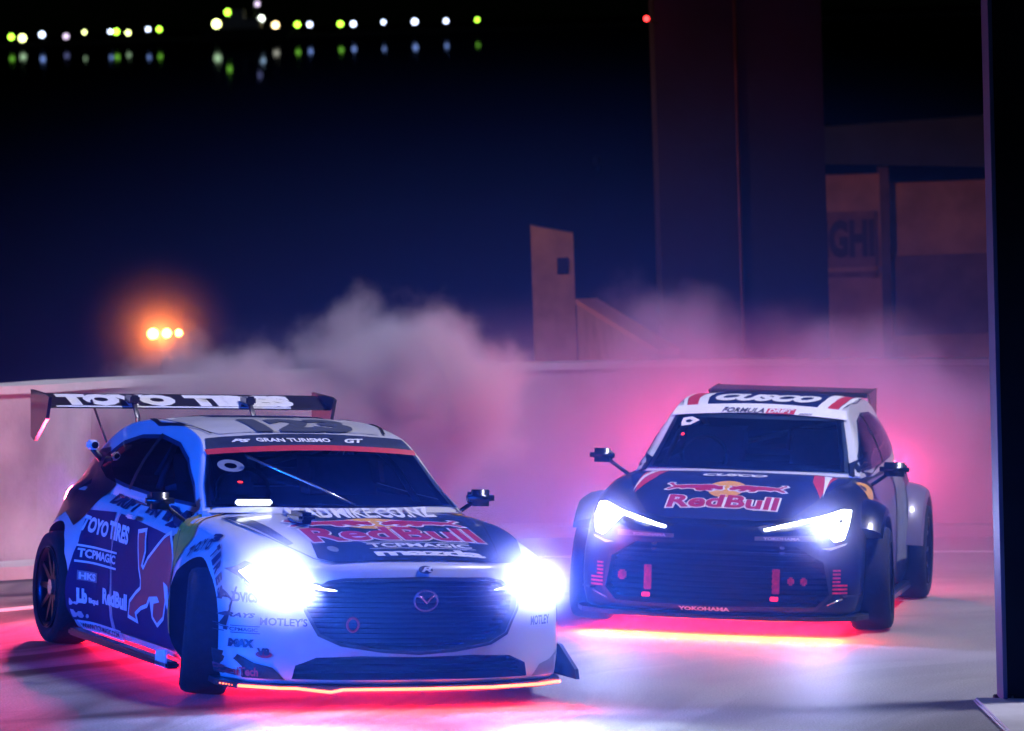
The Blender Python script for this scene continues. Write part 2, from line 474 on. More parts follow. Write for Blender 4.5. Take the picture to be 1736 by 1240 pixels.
def mirror_pod(root, x, y, z, s, ms, w=.20, stalk=True):
    bm = bmesh.new()
    box_bm(bm, (x-.05, y - w/2, z-.045), (x+.05, y + w/2, z+.045), None, .03)
    o = from_bm('wing_mirror', bm, ms, root, True)
    obj('mirror_glass', [(x-.052, y-w/2+.02, z-.03), (x-.052, y+w/2-.02, z-.03), (x-.052, y+w/2-.02, z+.03), (x-.052, y-w/2+.02, z+.03)], [(0, 1, 2, 3)], SILVER, o)
    if stalk: tube('mirror_stalk', [(x-.02, y - s*.04, z-.03), (x-.05, y - s*.18, z-.13)], .012, TRIM, o)
    return o

# ---- the white hatchback (left, in front)
A = dict(xr=-3.42, xf=.80, wb=2.725, zc=.46, plan=.30, lean=.22, chin=.15, bulge=.115, bw=.47, bz0=.55, bz1=.80,
    zt=[(-3.42,.80),(-3.25,.92),(-3.0,.97),(-2.7,.98),(-2.2,.95),(-1.5,.93),(-.8,.93),(-.3,.925),(0,.893),(.35,.832),(.6,.785),(.74,.755),(.80,.735)],
    zs=[(-3.42,.70),(-3.2,.84),(-2.9,.91),(-2.2,.90),(-1.5,.88),(-.8,.87),(-.3,.865),(0,.845),(.35,.79),(.6,.745),(.8,.69)],
    W=[(-3.42,.74),(-3.2,.82),(-2.7,.87),(-2,.865),(-1.2,.86),(-.3,.865),(.1,.875),(.4,.885),(.65,.90),(.8,.895)],
    zb=[(-3.42,.28),(-3.0,.16),(-2.6,.11),(.5,.11),(.8,.125)],
    gx=(-3.30, -.20), roofx=-1.0,
    roof=[(-3.30,.93),(-3.1,1.06),(-2.8,1.19),(-2.5,1.285),(-2.2,1.335),(-1.9,1.355),(-1.6,1.355),(-1.3,1.335),(-1.05,1.295),(-.95,1.268),(-.7,1.165),(-.45,1.045),(-.2,.92)],
    gw=[(-3.3,.66),(-2.8,.73),(-2.0,.765),(-1,.765),(-.2,.74)], belt=[(-3.3,.92),(-2.5,.96),(-1.5,.925),(-.6,.90),(-.2,.89)],
    tumble=.40, wsplan=.27)
rootA = empty('drift_car', (-.797, -.294, 0), R_(-68.6), 'white hatchback drift car with blue side, tall rear wing and number 123 on the roof', 'car', 'drift cars')
gr = [(-.46,.632),(-.38,.645),(0,.652),(.38,.645),(.46,.632),(.575,.565),(.565,.50),(.50,.38),(.40,.335),(.2,.305),(0,.292),(-.2,.305),(-.40,.335),(-.50,.38),(-.565,.50),(-.575,.565)]
li = [(-.52,.262),(-.30,.272),(0,.266),(.30,.272),(.52,.262),(.62,.22),(.635,.15),(-.635,.15),(-.62,.22)]
WA = [(-.66,.945),(-.78,1.02),(-1.02,1.145),(-1.30,1.215),(-1.65,1.242),(-2.0,1.225),(-2.26,1.175),(-2.42,1.10),(-2.44,1.04),(-2.3,1.005),(-1.9,.975),(-1.3,.955)]
WSA = [(-.675,.945),(-.57,1.235),(.57,1.235),(.675,.945)]
bodyA, houseA, sk, bb = make_shell(A, rootA, .325, WHITE, WHITE, [(gr, .55), (li, .5)], [(WA, 1, -1.2, 1.2), (WSA, 0, -2.2, .3)])
def cabin(root, dx, dz):
    cage = mat('cage_paint', (.30, .30, .32), .4, noise=(20, .1))
    for s in (-1, 1):
        b = tube('roll_cage', [(-.75+dx, s*.60, .90+dz), (-1.02+dx, s*.54, 1.12+dz), (-1.25+dx, s*.50, 1.21+dz), (-1.75+dx, s*.50, 1.25+dz), (-1.78+dx, s*.60, .95+dz)], .018, cage, root)
        tube('roll_cage', [(-1.76+dx, s*.50, 1.22+dz), (-2.35+dx, s*.45, .98+dz)], .018, cage, root)
        st = prism('racing_seat', [(-1.32+dx,.86),(-1.50+dx,.86),(-1.62+dx,1.10+dz),(-1.58+dx,1.16+dz),(-1.52+dx,1.15+dz),(-1.40+dx,.98)], 1, s*.36-.2, s*.36+.2, mat('seat_cloth', (.10, .02, .03), .8, noise=(20, .3)), root)
        for t_ in (-1, 1): prism('head_bolster', [(-1.30+dx*1,1.02+dz),(-1.56+dx,1.0+dz),(-1.58+dx,1.16+dz),(-1.36+dx,1.14+dz)], 1, s*.36+t_*.19, s*.36+t_*.215, MATS['seat_cloth'], st)
    tube('roll_cage', [(-1.77+dx, -.50, 1.24+dz), (-1.77+dx, .50, 1.24+dz)], .018, cage, root)
    tube('roll_cage', [(-1.77+dx, -.56, .95+dz), (-1.77+dx, .50, 1.22+dz)], .018, cage, root)
    tube('steering_wheel', [(-.98+dx, -.36 + .15*cos(a_*pi/10), .985+dz + .13*sin(a_*pi/10)) for a_ in range(-2, 19)], .014, TRIM, root)
cabin(rootA, 0, 0)
# grille: back plate with slats
def slats(root, poly, x, dz, ms, name='grille'):
    zs_ = [p[1] for p in poly]; lo, hi = min(zs_), max(zs_)
    bm = bmesh.new(); z = lo + dz
    while z < hi - dz * .5:
        ys = []
        n = len(poly)
        for i in range(n):
            (y0, z0), (y1, z1) = poly[i], poly[(i+1) % n]
            if (z0 - z) * (z1 - z) < 0: ys.append(y0 + (y1 - y0) * (z - z0) / (z1 - z0))
        if len(ys) >= 2:
            a, b = min(ys), max(ys); m = 10
            for k in range(m):
                ya, yb = a + (b-a)*k/m, a + (b-a)*(k+1)/m
                xa, xb = x - .28*(abs(ya)/.9)**2.4, x - .28*(abs(yb)/.9)**2.4
                v = [bm.verts.new(p) for p in ((xa, ya, z-.006), (xb, yb, z-.006), (xb, yb, z+.006), (xa, ya, z+.006), (xa-.02, ya, z+.006), (xb-.02, yb, z+.006))]
                bm.faces.new(v[:4]); bm.faces.new((v[3], v[2], v[5], v[4]))
        z += dz
    return from_bm(name, bm, ms, root)
GRB = mat('grille_black', (.004, .005, .008), .95, spec=.02, noise=(20, .2))
g = slats(rootA, gr, .77, .026, GRB)
g2 = slats(rootA, li, .77, .03, GRB, 'lower_grille')
sk.ring('grille_surround', gr, offset_poly(gr, .016), 'front', TRIM, .003)
# winged ring badge, and the tow ring on the photo's left of the grille
def torus(name, c, ry, rz, t, ms, root, ax=0):
    V, F = [], []; n, m = 32, 8
    for i in range(n):
        a = 2*pi*i/n; e = (cos(a), sin(a))
        for j in range(m):
            b = 2*pi*j/m; V.append((c[0] + t*sin(b), c[1] + (ry + t*cos(b))*e[0], c[2] + (rz + t*cos(b))*e[1]))
    for i in range(n):
        for j in range(m): F.append((i*m+j, ((i+1) % n)*m+j, ((i+1) % n)*m+(j+1) % m, i*m+(j+1) % m))
    o = obj(name, V, F, ms, root, True); fixn(o); return o
PINKS = mat('pink_chrome', (.75, .35, .45), .25, metal=.8, noise=(10, .1))
bd = torus('badge', (.84, .045, .548), .062, .052, .006, PINKS, rootA)
tube('badge_wing', [(.845, .045-.052, .575), (.85, .045-.02, .56), (.853, .045, .535), (.85, .045+.02, .56), (.845, .045+.052, .575)], .006, PINKS, bd)
torus('tow_ring', (.80, -.33, .425), .030, .034, .007, REDLIT, rootA)
# bonnet
hood = [(-.40,-.30),(-.2,-.70),(0,-.78),(.2,-.785),(.4,-.74),(.40,.22)]
HV = [(-.74,.22),(-.72,.0),(-.60,-.42),(-.545,-.66),(-.50,-.765),(.50,-.765),(.545,-.66),(.60,-.42),(.72,.0),(.74,.22),(.5,.05),(-.5,.05)]
# coordinates of 'top' are (y, -x)
HV = [(-.70,.27),(-.68,.05),(-.62,-.20),(-.56,-.45),(-.50,-.66),(-.42,-.745),(0,-.765),(.42,-.745),(.50,-.66),(.56,-.45),(.62,-.20),(.68,.05),(.70,.27),(.45,.20),(0,.175),(-.45,.20)]
# dark wrap with a white diagonal left by the driver's-side corner
HD = [(-.40,.19),(-.34,-.10),(-.43,-.40),(-.48,-.66),(-.40,-.75),(0,-.77),(.46,-.75),(.60,-.68),(.70,-.48),(.78,-.20),(.80,.05),(.76,.34),(.45,.20),(0,.175)]
sk.poly('bonnet', HV, 'top', WHITE, .004)
sk.poly('bonnet_wrap', HD, 'top', NAVYM, .006)
sk.poly('wing_panel_wrap', [(-.66,.10),(-.69,.26),(-.60,.24),(-.55,-.10),(-.52,-.40),(-.56,-.42),(-.60,-.2)], 'top', NAVYM, .007)
sk.line('bonnet_gap', HV + HV[:1], .008, 'top', TRIM, .007, closed=False)
for y_ in (-.36, .34): sk.poly('bonnet_pin', ell(y_, -.55, .028, .05, 16), 'top', GREYD, .009)
sk.text('RedBull', 'top', (-.42, -.43, .52, -.17), LET_R, .028, 0, .012, outline=LET_W, ow=.03)
bulls(sk, 'top', .03, -.16, .46, .17, .20, .12, LET_R, LET_W, .012)
sk.text('TCPMAGIC', 'top', (-.16, -.555, .40, -.485), LET_W, .03, 0, .010)
for yy in (-.575, -.465): sk.line('pinstripe', [(-.17, yy), (.41, yy)], .007, 'top', LET_W, .010)
sk.text('mazda', 'top', (-.17, -.705, .42, -.60), LET_W, .04, 0, .010, spacing=.92)
# small round emblem on the bonnet edge
sk.poly('round_emblem', ell(.04, .700, .038, .019, 20), 'front', LET_N, .009)
sk.text('R', 'front', (.015, .690, .075, .712), LET_W, .03, .3, .011)
# headlights
def headlamp(root, sk, P, ms=HEAD, off=.010, frame=None):
    h = sk.poly('headlight', P, 'front', ms, off, .04)
    if frame: drape('headlight_housing', *poly2(offset_poly(P, .02)), 'front', sk.bvh, TRIM, h, .006, .05)
    return h
for s in (-1, 1):
    P = [(s*.50, .618), (s*.60, .640), (s*.70, .672), (s*.80, .700), (s*.84, .672), (s*.80, .615), (s*.70, .600), (s*.58, .600)]
    headlamp(rootA, sk, P, frame=True)
    DP = [(s*.60, .628), (s*.50, .600), (s*.42, .598), (s*.50, .612)]
    sk.poly('running_light', DP, 'front', HEAD, .012)
# windscreen, banner, roof
def wsc(zlo, zhi, ymax0, ymax1, n=8, bow=.0):
    L = [(-(ymax0 + (ymax1 - ymax0)*i/n), zlo + (zhi - zlo)*i/n) for i in range(n + 1)]
    top = [(-ymax1 + 2*ymax1*i/10, zhi + bow*(1 - (2*i/10 - 1)**2)) for i in range(1, 10)]
    Rr = [(-a, b) for a, b in L[::-1]]
    bot = [(ymax0 - 2*ymax0*i/10, zlo + bow*(1 - (2*i/10 - 1)**2)) for i in range(1, 10)]
    return L + top + Rr + bot
sk.poly('windscreen', wsc(.93, 1.252, .71, .575, bow=.025), 'front', TINT, .004, .05)
sk.poly('sun_strip', wsc(1.215, 1.268, .59, .565, bow=.028), 'front', LET_N, .006, .05)
sk.line('red_stripe', [(-.60 + 1.2*i/12, 1.200 + .028*(1 - (2*i/12 - 1)**2)) for i in range(13)], .026, 'front', RED, .008)
sk.text('GRAN TURISMO', 'front', (-.30, 1.254, .12, 1.272), LET_W, .035, 0, .010)
sk.text('GT', 'front', (.20, 1.250, .32, 1.270), LET_W, .05, .35, .010)
sk.text('PS', 'front', (-.44, 1.250, -.33, 1.266), LET_W, .05, .5, .010)
sk.text('MADMIKE.CO.NZ', 'front', (-.36, .898, .47, .938), LET_W, .03, .2, .010)
sk.ring('sticker', ell(-.50, 1.135, .065, .03, 20), ell(-.50, 1.135, .03, .014, 20), 'front', GREYD, .007)
sk.poly('indicator_lamp', ell(-.49, 1.055, .013, .005, 10), 'front', TAIL, .008)
wp = tube('wiper', [(-.28, .05, .955), (-.42, -.12, 1.045), (-.58, -.30, 1.13), (-.72, -.42, 1.19)], .007, SILVER, rootA)
sk.poly('roof_panel', [(-.46,1.10),(-.52,1.25),(-.55,1.6),(-.53,2.05),(-.44,2.5),(.44,2.5),(.53,2.05),(.55,1.6),(.52,1.25),(.46,1.10)], 'top', WHITE, .004, .1)
sk.poly('roof_wrap', [(-.30,1.78),(-.34,2.2),(-.30,2.55),(.30,2.55),(.44,2.2),(.40,1.80),(.10,1.70)], 'top', NAVY, .007, .1)
sk.text('123', 'top', (-.25, 1.085, .34, 1.50), mat('slate_lettering', (.05, .06, .09), .5, noise=(20, .1)), .06, 0, .009, spacing=.95)
sk.line('roof_gutter', [(-.50, 1.12), (-.565, 1.4), (-.585, 1.8), (-.56, 2.2)], .012, 'top', TRIM, .008)
sk.line('roof_gutter', [(.50, 1.12), (.565, 1.4), (.585, 1.8), (.56, 2.2)], .012, 'top', TRIM, .008)
# side glass and side livery, both sides
for proj, s in (('right', 1), ('left', -1)):
    q = lambda pts: [(s*x, z) for x, z in pts]
    WN = q([(-.60,.925),(-.78,1.04),(-1.02,1.165),(-1.30,1.235),(-1.65,1.262),(-2.0,1.245),(-2.28,1.195),(-2.48,1.11),(-2.50,1.03),(-2.3,.985),(-1.9,.955),(-1.3,.935)])
    sk.poly('side_window', WN, proj, TINT, .005, .08)
    sk.line('window_pillar', q([(-1.78, .95), (-1.66, 1.26)]), .05, proj, TRIM, .007)
    DR = q([(-.50,.17),(-.42,.45),(-.52,.70),(-.60,.88),(-1.70,.885),(-1.78,.60),(-1.72,.17)])
    sk.poly('door', DR, proj, NAVY, .004, .08)
    sk.poly('door_top_wrap', q([(-.45,.79),(-.56,.90),(-1.72,.90),(-1.74,.82),(-1.36,.80),(-.71,.765)]), proj, WHITE, .0065, .08)
    sk.poly('quarter_wrap', q([(-1.79,.17),(-1.80,.82),(-2.33,.80),(-2.30,.62),(-2.38,.40),(-2.40,.17)]), proj, NAVY, .0035, .08)
    sk.poly('quarter_top_wrap', q([(-2.30,.80),(-2.05,.96),(-2.5,1.15),(-2.8,1.12),(-3.1,.93),(-3.35,.80),(-3.38,.62),(-3.1,.62),(-2.75,.76),(-2.45,.70)]), proj, BLACK, .0045, .08)
    sk.poly('sun_disc', q(ell(-.46,.80,.15,.10,20)), proj, YEL, .008)
    sk.poly('yellow_wrap', q([(-.64,.78),(-.36,.80),(-.36,.70),(-.42,.60),(-.47,.5),(-.50,.37),(-.50,.26),(-.60,.26),(-.66,.5)]), proj, YEL, .0075)
    sk.line('door_gap', DR + DR[:1], .009, proj, TRIM, .009)
    box('door_handle', (-1.40, -s*.885 - .012, .815), (-1.26, -s*.885 + .012, .838), WHITE, rootA, .008)
    sk.text('TOYO', proj, (s*-2.68 if s > 0 else 1.95, .665, s*-1.98 if s > 0 else 2.68, .745) if s > 0 else (1.99, .665, 2.3, .745), LET_W, .06, .25, .010) if False else None
# lettering on the visible side (photo left)
sk.text('TOYO', 'right', (-2.32, .675, -1.86, .765), LET_W, .05, .25, .010, rot=-.03)
sk.text('TIRES', 'right', (-1.84, .665, -1.46, .765), LET_W, .05, .0, .010, rot=-.03)
sk.text('TCPMAGIC', 'right', (-2.28, .535, -1.68, .585), LET_W, .04, 0, .010)
for z_ in (.60, .512): sk.line('pinstripe', [(-2.30, z_), (-1.66, z_)], .012, 'right', LET_W, .010)
sk.poly('sponsor_patch', [(-2.27,.405),(-2.02,.405),(-2.02,.46),(-2.27,.46)], 'right', GREYD, .009)
sk.text('HKS', 'right', (-2.25,.412,-2.04,.452), LET_W, .04, 0, .012)
sk.text('Lb', 'right', (-2.27,.275,-2.16,.36), LET_W, .08, 0, .010)
sk.text('liqui', 'right', (-2.14,.275,-1.98,.315), LET_W, .05, 0, .010)
sk.text('RedBull', 'right', (-1.90, .30, -1.42, .39), LET_W, .05, 0, .010)
sk.text('WWW.TCP-MAGIC.COM', 'right', (-2.30, .135, -1.64, .165), LET_N, .03, 0, .013)
sk.poly('sill_plate', [(-2.33,.123),(-1.60,.123),(-1.60,.178),(-2.33,.178)], 'right', LET_W, .010)
BB = [(-1.272,.739),(-1.158,.753),(-1.127,.653),(-1.178,.569),(-1.13,.55),(-1.055,.61),(-.924,.675),(-.795,.741),(-.709,.77),(-.627,.706),(-.556,.633),(-.516,.543),(-.597,.458),(-.683,.425),(-.72,.334),(-.828,.289),(-.909,.32),(-.902,.387),(-.792,.403),(-.839,.431),(-.995,.417),(-1.037,.375),(-1.15,.352),(-1.262,.31),(-1.236,.274),(-1.376,.287),(-1.358,.353),(-1.246,.408),(-1.157,.442),(-1.161,.499),(-1.21,.56)]
sk.poly('bull_outline', offset_poly(BB, .022), 'right', LET_W, .010)
sk.poly('bull_emblem', BB, 'right', LET_R, .012)
sk.poly('bull_hoof', [(-.73,.52),(-.62,.50),(-.56,.42),(-.60,.38),(-.68,.43)], 'right', LET_W, .014)
sk.text('DRIFT', 'right', (-1.98, .845, -1.42, .905), LET_N, .06, .3, .010, rot=-.05)
sk.text('FN', 'right', (-1.30, .84, -1.06, .885), LET_N, .06, 0, .010, rot=-.05)
sk.text('N', 'right', (-.95, .825, -.60, .905), LET_N, .08, 0, .012, rot=-.05)
sk.text('3', 'right', (.0, .785, .10, .825), LET_N, .08, 0, .010)
# lettering arching over the front wheel
arc = 'TOYO TIRES'
for i, ch in enumerate(arc):
    if ch == ' ': continue
    t = R_(118 - i * 9.6); rr = .435
    cx, cz = rr*cos(t), .335 + rr*sin(t)
    sk.text(ch, 'right', (cx-.026, cz-.03, cx+.026, cz+.03), LET_N, .06, 0, .010, rot=t - pi/2)
# lettering on the front bumper
sk.text('ADVICS', 'front', (-.90,.525,-.78,.575), LET_N, .05, 0, .008)
sk.text('RAYS', 'front', (-.905,.448,-.79,.472), LET_N, .04, .3, .008)
sk.text('TCPMAGIC', 'front', (-.905,.378,-.78,.396), LET_N, .02, 0, .008)
for z_ in (.37, .405): sk.line('pinstripe', [(-.91, z_), (-.77, z_)], .004, 'front', LET_N, .008)
sk.text('MAX', 'front', (-.895,.298,-.795,.34), LET_N, .08, .1, .008)
sk.poly('round_emblem', ell(-.755,.268,.036,.018,16), 'front', LET_R, .008)
sk.text('V8', 'front', (-.785,.262,-.73,.30), LET_N, .06, 0, .011)
sk.text("MOTLEY'S", 'front', (-.77,.415,-.56,.455), LET_N, .02, 0, .008)
sk.text('MOTLEY', 'front', (.66,.405,.80,.455), LET_N, .03, 0, .008)
for s in (-1, 1):
    sk.poly('bumper_corner_wrap', [(s*.93,.275),(s*.86,.262),(s*.80,.225),(s*.72,.205),(s*.665,.148),(s*.93,.148)], 'front', CARBON if s < 0 else GREYD, .006)  # right corner gets a greyer material, its light put into the colour
sk.text('RaiTech', 'front', (-.90,.158,-.78,.20), RED, .03, 0, .010)
for s in (-1, 1): sk.line('bumper_gap', [(s*.86,.60),(s*.885,.50),(s*.90,.40)], .006, 'front', TRIM, .007)
# splitter, its led strip, side canards
def splitter(root, pts, z0, z1, ms):
    return prism('splitter', pts, 2, z0, z1, ms, root)
SP = [(-.2,-.86),(.42,-.93),(.60,-.88),(.76,-.70),(.87,-.40),(.90,0),(.87,.40),(.76,.70),(.60,.88),(.42,.93),(-.2,.86)]
splitter(rootA, SP, .092, .122, CARBON)
led = [(.62,-.872,.107),(.775,-.70,.107),(.80,-.62,.107),(.845,-.50,.095),(.862,-.46,.092),(.878,-.40,.105),(.91,-.1,.107),(.91,.1,.107),(.88,.40,.107),(.775,.70,.107),(.66,.85,.107),(.62,.875,.102)]
tube('led_strip', led, .0085, LEDR, rootA, 6)
for i in range(6): box('led_dot', (.47 + i*.024, -.925 + i*.009, .103), (.476 + i*.024, -.918 + i*.009, .109), LEDR, rootA)
sp = prism('splitter_fence', [(.18,.29),(.45,.28),(.68,.17),(.70,.12),(.18,.12)], 1, .935, .955, TRIM, rootA)
for s in (-1, 1):
    box('side_skirt', (-2.36, s*.90 - .045, .085), (-.40, s*.90 + .03, .125), CARBON, rootA, .01)
    prism('side_fin', [(-.62,.09),(-.42,.09),(-.42,.19),(-.60,.17)], 1, s*.935, s*.945, LET_W if s < 0 else TRIM, rootA)
# wheels (front pair on opposite lock)
for x_, y_, st in ((0, -.845, R_(-17)), (0, .845, R_(-17)), (-A['wb'], -.86, 0), (-A['wb'], .86, 0)):
    make_wheel(rootA, x_, y_, .325, .25, st, camber=4 if x_ == 0 else 1)
mirror_pod(rootA, -.50, .84, .985, 1, BLACK, .15)
mirror_pod(rootA, -.55, -.955, .965, -1, BLACK, .15)
# rear wing
wing = empty('x', (0, 0, 0)); bpy.data.objects.remove(wing)
def airfoil(x0, z0, chord, th, tilt):
    P = []
    for i in range(9):
        t = i/8; P.append((t, th*(1.2*sqrt(t) - 1.2*t) * 1.2 + .0))
    for i in range(7, 0, -1):
        t = i/8; P.append((t, -th*.35*(1.2*sqrt(t) - 1.2*t)))
    return [(x0 - a*chord*cos(tilt) - b*chord*sin(tilt)*0, z0 + a*chord*sin(tilt) + b*chord) for a, b in P]
WP = airfoil(-3.12, 1.345, .30, .07, R_(15))
wg = prism('wing_blade', WP, 1, -.87, .87, CARBON, rootA)
for s in (-1, 1):
    prism('end_plate', [(-3.08,1.41),(-3.15,1.425),(-3.50,1.44),(-3.48,1.16),(-3.40,1.14),(-3.14,1.28)], 1, s*.872, s*.892, CARBON, rootA)
    tube('wing_support', [(-3.05, s*.36, 1.05), (-3.04, s*.36, 1.30), (-3.14, s*.36, 1.39), (-3.22, s*.36, 1.40)], .016, CARBON, rootA)
    box('wing_bracket', (-3.24, s*.36 - .03, 1.375), (-3.10, s*.36 + .03, 1.425), CARBON, rootA, .01)
tube('wing_stay', [(-2.9, -.58, 1.14), (-3.2, -.60, 1.39)], .007, TRIM, rootA)
wv = [Vector(v.co) for v in wg.data.vertices]; wbvh = BVHTree.FromPolygons(wv, [tuple(p.vertices) for p in wg.data.polygons])
skw = Skin(rootA, wbvh)
skw.poly('wing_band', [(-.83,3.13),(.62,3.13),(.62,3.145),(-.83,3.145)], 'top', LET_W, .004, .2)
V_, F_ = text2d('TOYO', .09, 0, 1.0); drape('lettering', fit(V_, (-.79, 3.145, -.07, 3.37)), F_, 'top', wbvh, LET_W, rootA, .006, .2)
V_, F_ = text2d('TIRES', .09, 0, 1.0); drape('lettering', fit(V_, (0.0, 3.145, .66, 3.37)), F_, 'top', wbvh, LET_W, rootA, .006, .2)
# tail lamps, camera pod on the rear pillar
for s in (-1, 1):
    sk.poly('tail_lamp', [(s*.55,.80),(s*.76,.79),(s*.76,.86),(s*.56,.87)], 'front', TAIL, .004) if False else None
    box('tail_lamp', (-3.40, s*.56 - .12, .80), (-3.25, s*.56 + .075, .85), TAIL, rootA, .02)
pod = box('action_camera', (-2.62, -.79, 1.13), (-2.54, -.73, 1.185), LET_W, rootA, .012)
tube('camera_mount', [(-2.58, -.76, 1.135), (-2.60, -.70, 1.07), (-2.66, -.66, 1.03)], .018, TRIM, pod)
prism('camera_lens', ell(-.76, 1.158, .02, .02, 14), 0, -2.54, -2.525, GLASS, pod)
box('light_bar', (-.36, -.60, .955), (-.33, -.40, .985), emis('light_bar_glow', (.9, .95, 1), 4), rootA, .008)
box('bonnet_duct', (-.10, -.40, .89), (.13, -.31, .945), BLACK, rootA, .02)

# ---- the dark hatchback (right, behind)
B = dict(xr=-3.32, xf=.80, wb=2.64, zc=.46, plan=.34, lean=.25, chin=.10, bulge=.07, bw=.42, bz0=.55, bz1=.78,
    zt=[(-3.32,.82),(-3.15,.95),(-2.9,.99),(-2.2,.97),(-1.5,.95),(-.8,.95),(-.4,.945),(-.1,.935),(.2,.885),(.45,.815),(.65,.745),(.80,.685)],
    zs=[(-3.32,.74),(-3.1,.88),(-2.2,.93),(-1.5,.92),(-.8,.90),(-.4,.89),(0,.865),(.3,.83),(.6,.77),(.8,.69)],
    W=[(-3.32,.76),(-3.1,.84),(-2.6,.87),(-2,.865),(-1.2,.86),(-.3,.865),(.2,.88),(.6,.885),(.8,.87)],
    zb=[(-3.32,.28),(-3.0,.17),(-2.6,.12),(.5,.12),(.8,.135)],
    gx=(-3.18, -.38), roofx=-1.15,
    roof=[(-3.18,1.0),(-3.05,1.12),(-2.85,1.27),(-2.65,1.355),(-2.3,1.395),(-1.9,1.405),(-1.6,1.395),(-1.35,1.365),(-1.2,1.325),(-1.0,1.235),(-.7,1.09),(-.38,.935)],
    gw=[(-3.18,.68),(-2.8,.74),(-2.0,.765),(-1,.765),(-.38,.74)], belt=[(-3.18,.98),(-2.5,.98),(-1.5,.945),(-.6,.915),(-.38,.905)],
    tumble=.40, wsplan=.22)
rootB = empty('drift_car', (1.389, 4.255, 0), R_(-101.0), 'black and navy hatchback drift car with white roof pillars and red glow under its bumper', 'car', 'drift cars')
grB = [(-.50,.555),(0,.565),(.50,.555),(.66,.46),(.70,.26),(.62,.185),(0,.18),(-.62,.185),(-.70,.26),(-.66,.46)]
WB = [(-.76,.975),(-.87,1.04),(-1.10,1.15),(-1.35,1.24),(-1.7,1.28),(-2.1,1.275),(-2.42,1.21),(-2.54,1.13),(-2.50,1.045),(-2.2,1.01),(-1.4,.985)]
WSB = [(-.63,.955),(-.54,1.265),(.54,1.265),(.63,.955)]
bodyB, houseB, kb, bb2 = make_shell(B, rootB, .325, BLACK, WHITE, [(grB, .45)], [(WB, 1, -1.2, 1.2), (WSB, 0, -2.3, .2)])
cabin(rootB, -.12, .03)
slats(rootB, [(a*.98, b) for a, b in grB], .74, .034, GRB)
kb.ring('grille_surround', grB, offset_poly(grB, .02), 'front', TRIM, .003)
# things seen through the grille
for y_ in (-.43, .37):
    box('radiator_bracket', (.70, y_-.024, .255), (.712, y_+.024, .41), REDLIT, rootB, .004)
    box('tow_lamp', (.765, y_-.026, .215), (.775, y_+.026, .243), LEDR if False else mat('red_marker', (.6,.02,.04), .4, emit=(1,.02,.06), es=1.6), rootB, .004)
    for k in range(2): box('bolt_head', (.66, y_-.016+.03, .50 + k*.03), (.675, y_+.016+.03, .518 + k*.03), SILVER, rootB, .004)
for s in (-1, 1):
    for k in range(7):
        ya, yb = .715, .80 - (k > 2)*.04
        kb.poly('vent_slat', [(s*ya, .265+k*.023), (s*yb, .265+k*.023), (s*yb, .277+k*.023), (s*ya, .277+k*.023)], 'front', REDLIT, .005)
for (a, b, c_, d) in ((.44,.31,.48,.36), (.52,.31,.56,.36), (-.62,.31,-.57,.37)): box('intercooler_pipe', (.66, a, b), (.70, c_, d), REDLIT, rootB, .01)
box('intercooler', (.30, -.42, .22), (.36, .34, .46), TRIM, rootB, .01)
box('crash_beam', (.58, -.60, .47), (.62, .60, .50), TRIM, rootB, .006)
# twin-oval badge
b2 = torus('badge', (.755, -.01, .618), .052, .034, .006, SILVER, rootB)
torus('badge_oval', (.762, -.01, .618), .018, .032, .004, SILVER, b2); torus('badge_oval', (.762, -.01, .632), .042, .014, .004, SILVER, b2)
# bonnet
HB = [(-.70,.45),(-.70,.2),(-.64,-.1),(-.56,-.4),(-.46,-.64),(-.3,-.72),(0,-.745),(.3,-.72),(.46,-.64),(.56,-.4),(.64,-.1),(.70,.2),(.70,.45),(.4,.36),(0,.33),(-.4,.36)]
kb.poly('bonnet', HB, 'top', NAVY, .004)
kb.line('bonnet_gap', HB + HB[:1], .008, 'top', TRIM, .006)
for s in (-1, 1):
    kb.poly('red_stripe', [(s*.62,.34),(s*.47,.34),(s*.50,.0),(s*.585,-.32),(s*.60,-.1)], 'top', RED, .008)
    kb.poly('white_stripe', [(s*.585,.34),(s*.535,.34),(s*.575,.0),(s*.60,-.30),(s*.60,-.1)], 'top', LET_W, .010)
kb.text('CUSCO', 'top', (-.21, .02, .20, .12), LET_W, .05, .3, .010)
kb.text('RedBull', 'top', (-.345, -.585, .345, -.40), LET_R, .03, 0, .012, outline=LET_W, ow=.045)
bulls(kb, 'top', -.01, -.34, .36, .165, .12, .16, LET_R, LET_W, .012)
# headlights
for s in (-1, 1):
    P = [(s*.30, .656), (s*.45, .688), (s*.62, .726), (s*.75, .768), (s*.79, .762), (s*.79, .68), (s*.77, .60), (s*.72, .585), (s*.69, .615), (s*.685, .690), (s*.6, .700), (s*.45, .672), (s*.31, .645)]
    headlamp(rootB, kb, P, frame=True)
    kb.poly('light_reflector', [(s*.64,.545),(s*.70,.535),(s*.78,.565),(s*.79,.58),(s*.70,.552)], 'front', LET_W, .010)
    kb.poly('bumper_band', [(s*.25,.615),(s*.62,.625),(s*.62,.588),(s*.25,.590)], 'front', GREYD, .006)
    kb.text('YOKOHAMA', 'front', (.30 if s > 0 else -.52, .594, .52 if s > 0 else -.30, .612), LET_W, .05, 0, .010)
    prism('canard', [(.18,s*.86),(.48,s*.88),(.66,s*.80),(.60,s*.74),(.2,s*.80)], 2, .245, .255, TRIM, rootB)
    tube('canard_edge', [(.70, s*.66, .185), (.66, s*.78, .235)], .006, SILVER, rootB)
prism('splitter', [(-.2,-.84),(.40,-.92),(.60,-.86),(.76,-.66),(.86,-.36),(.88,0),(.86,.36),(.76,.66),(.60,.86),(.40,.92),(-.2,.84)], 2, .098, .125, TRIM, rootB)
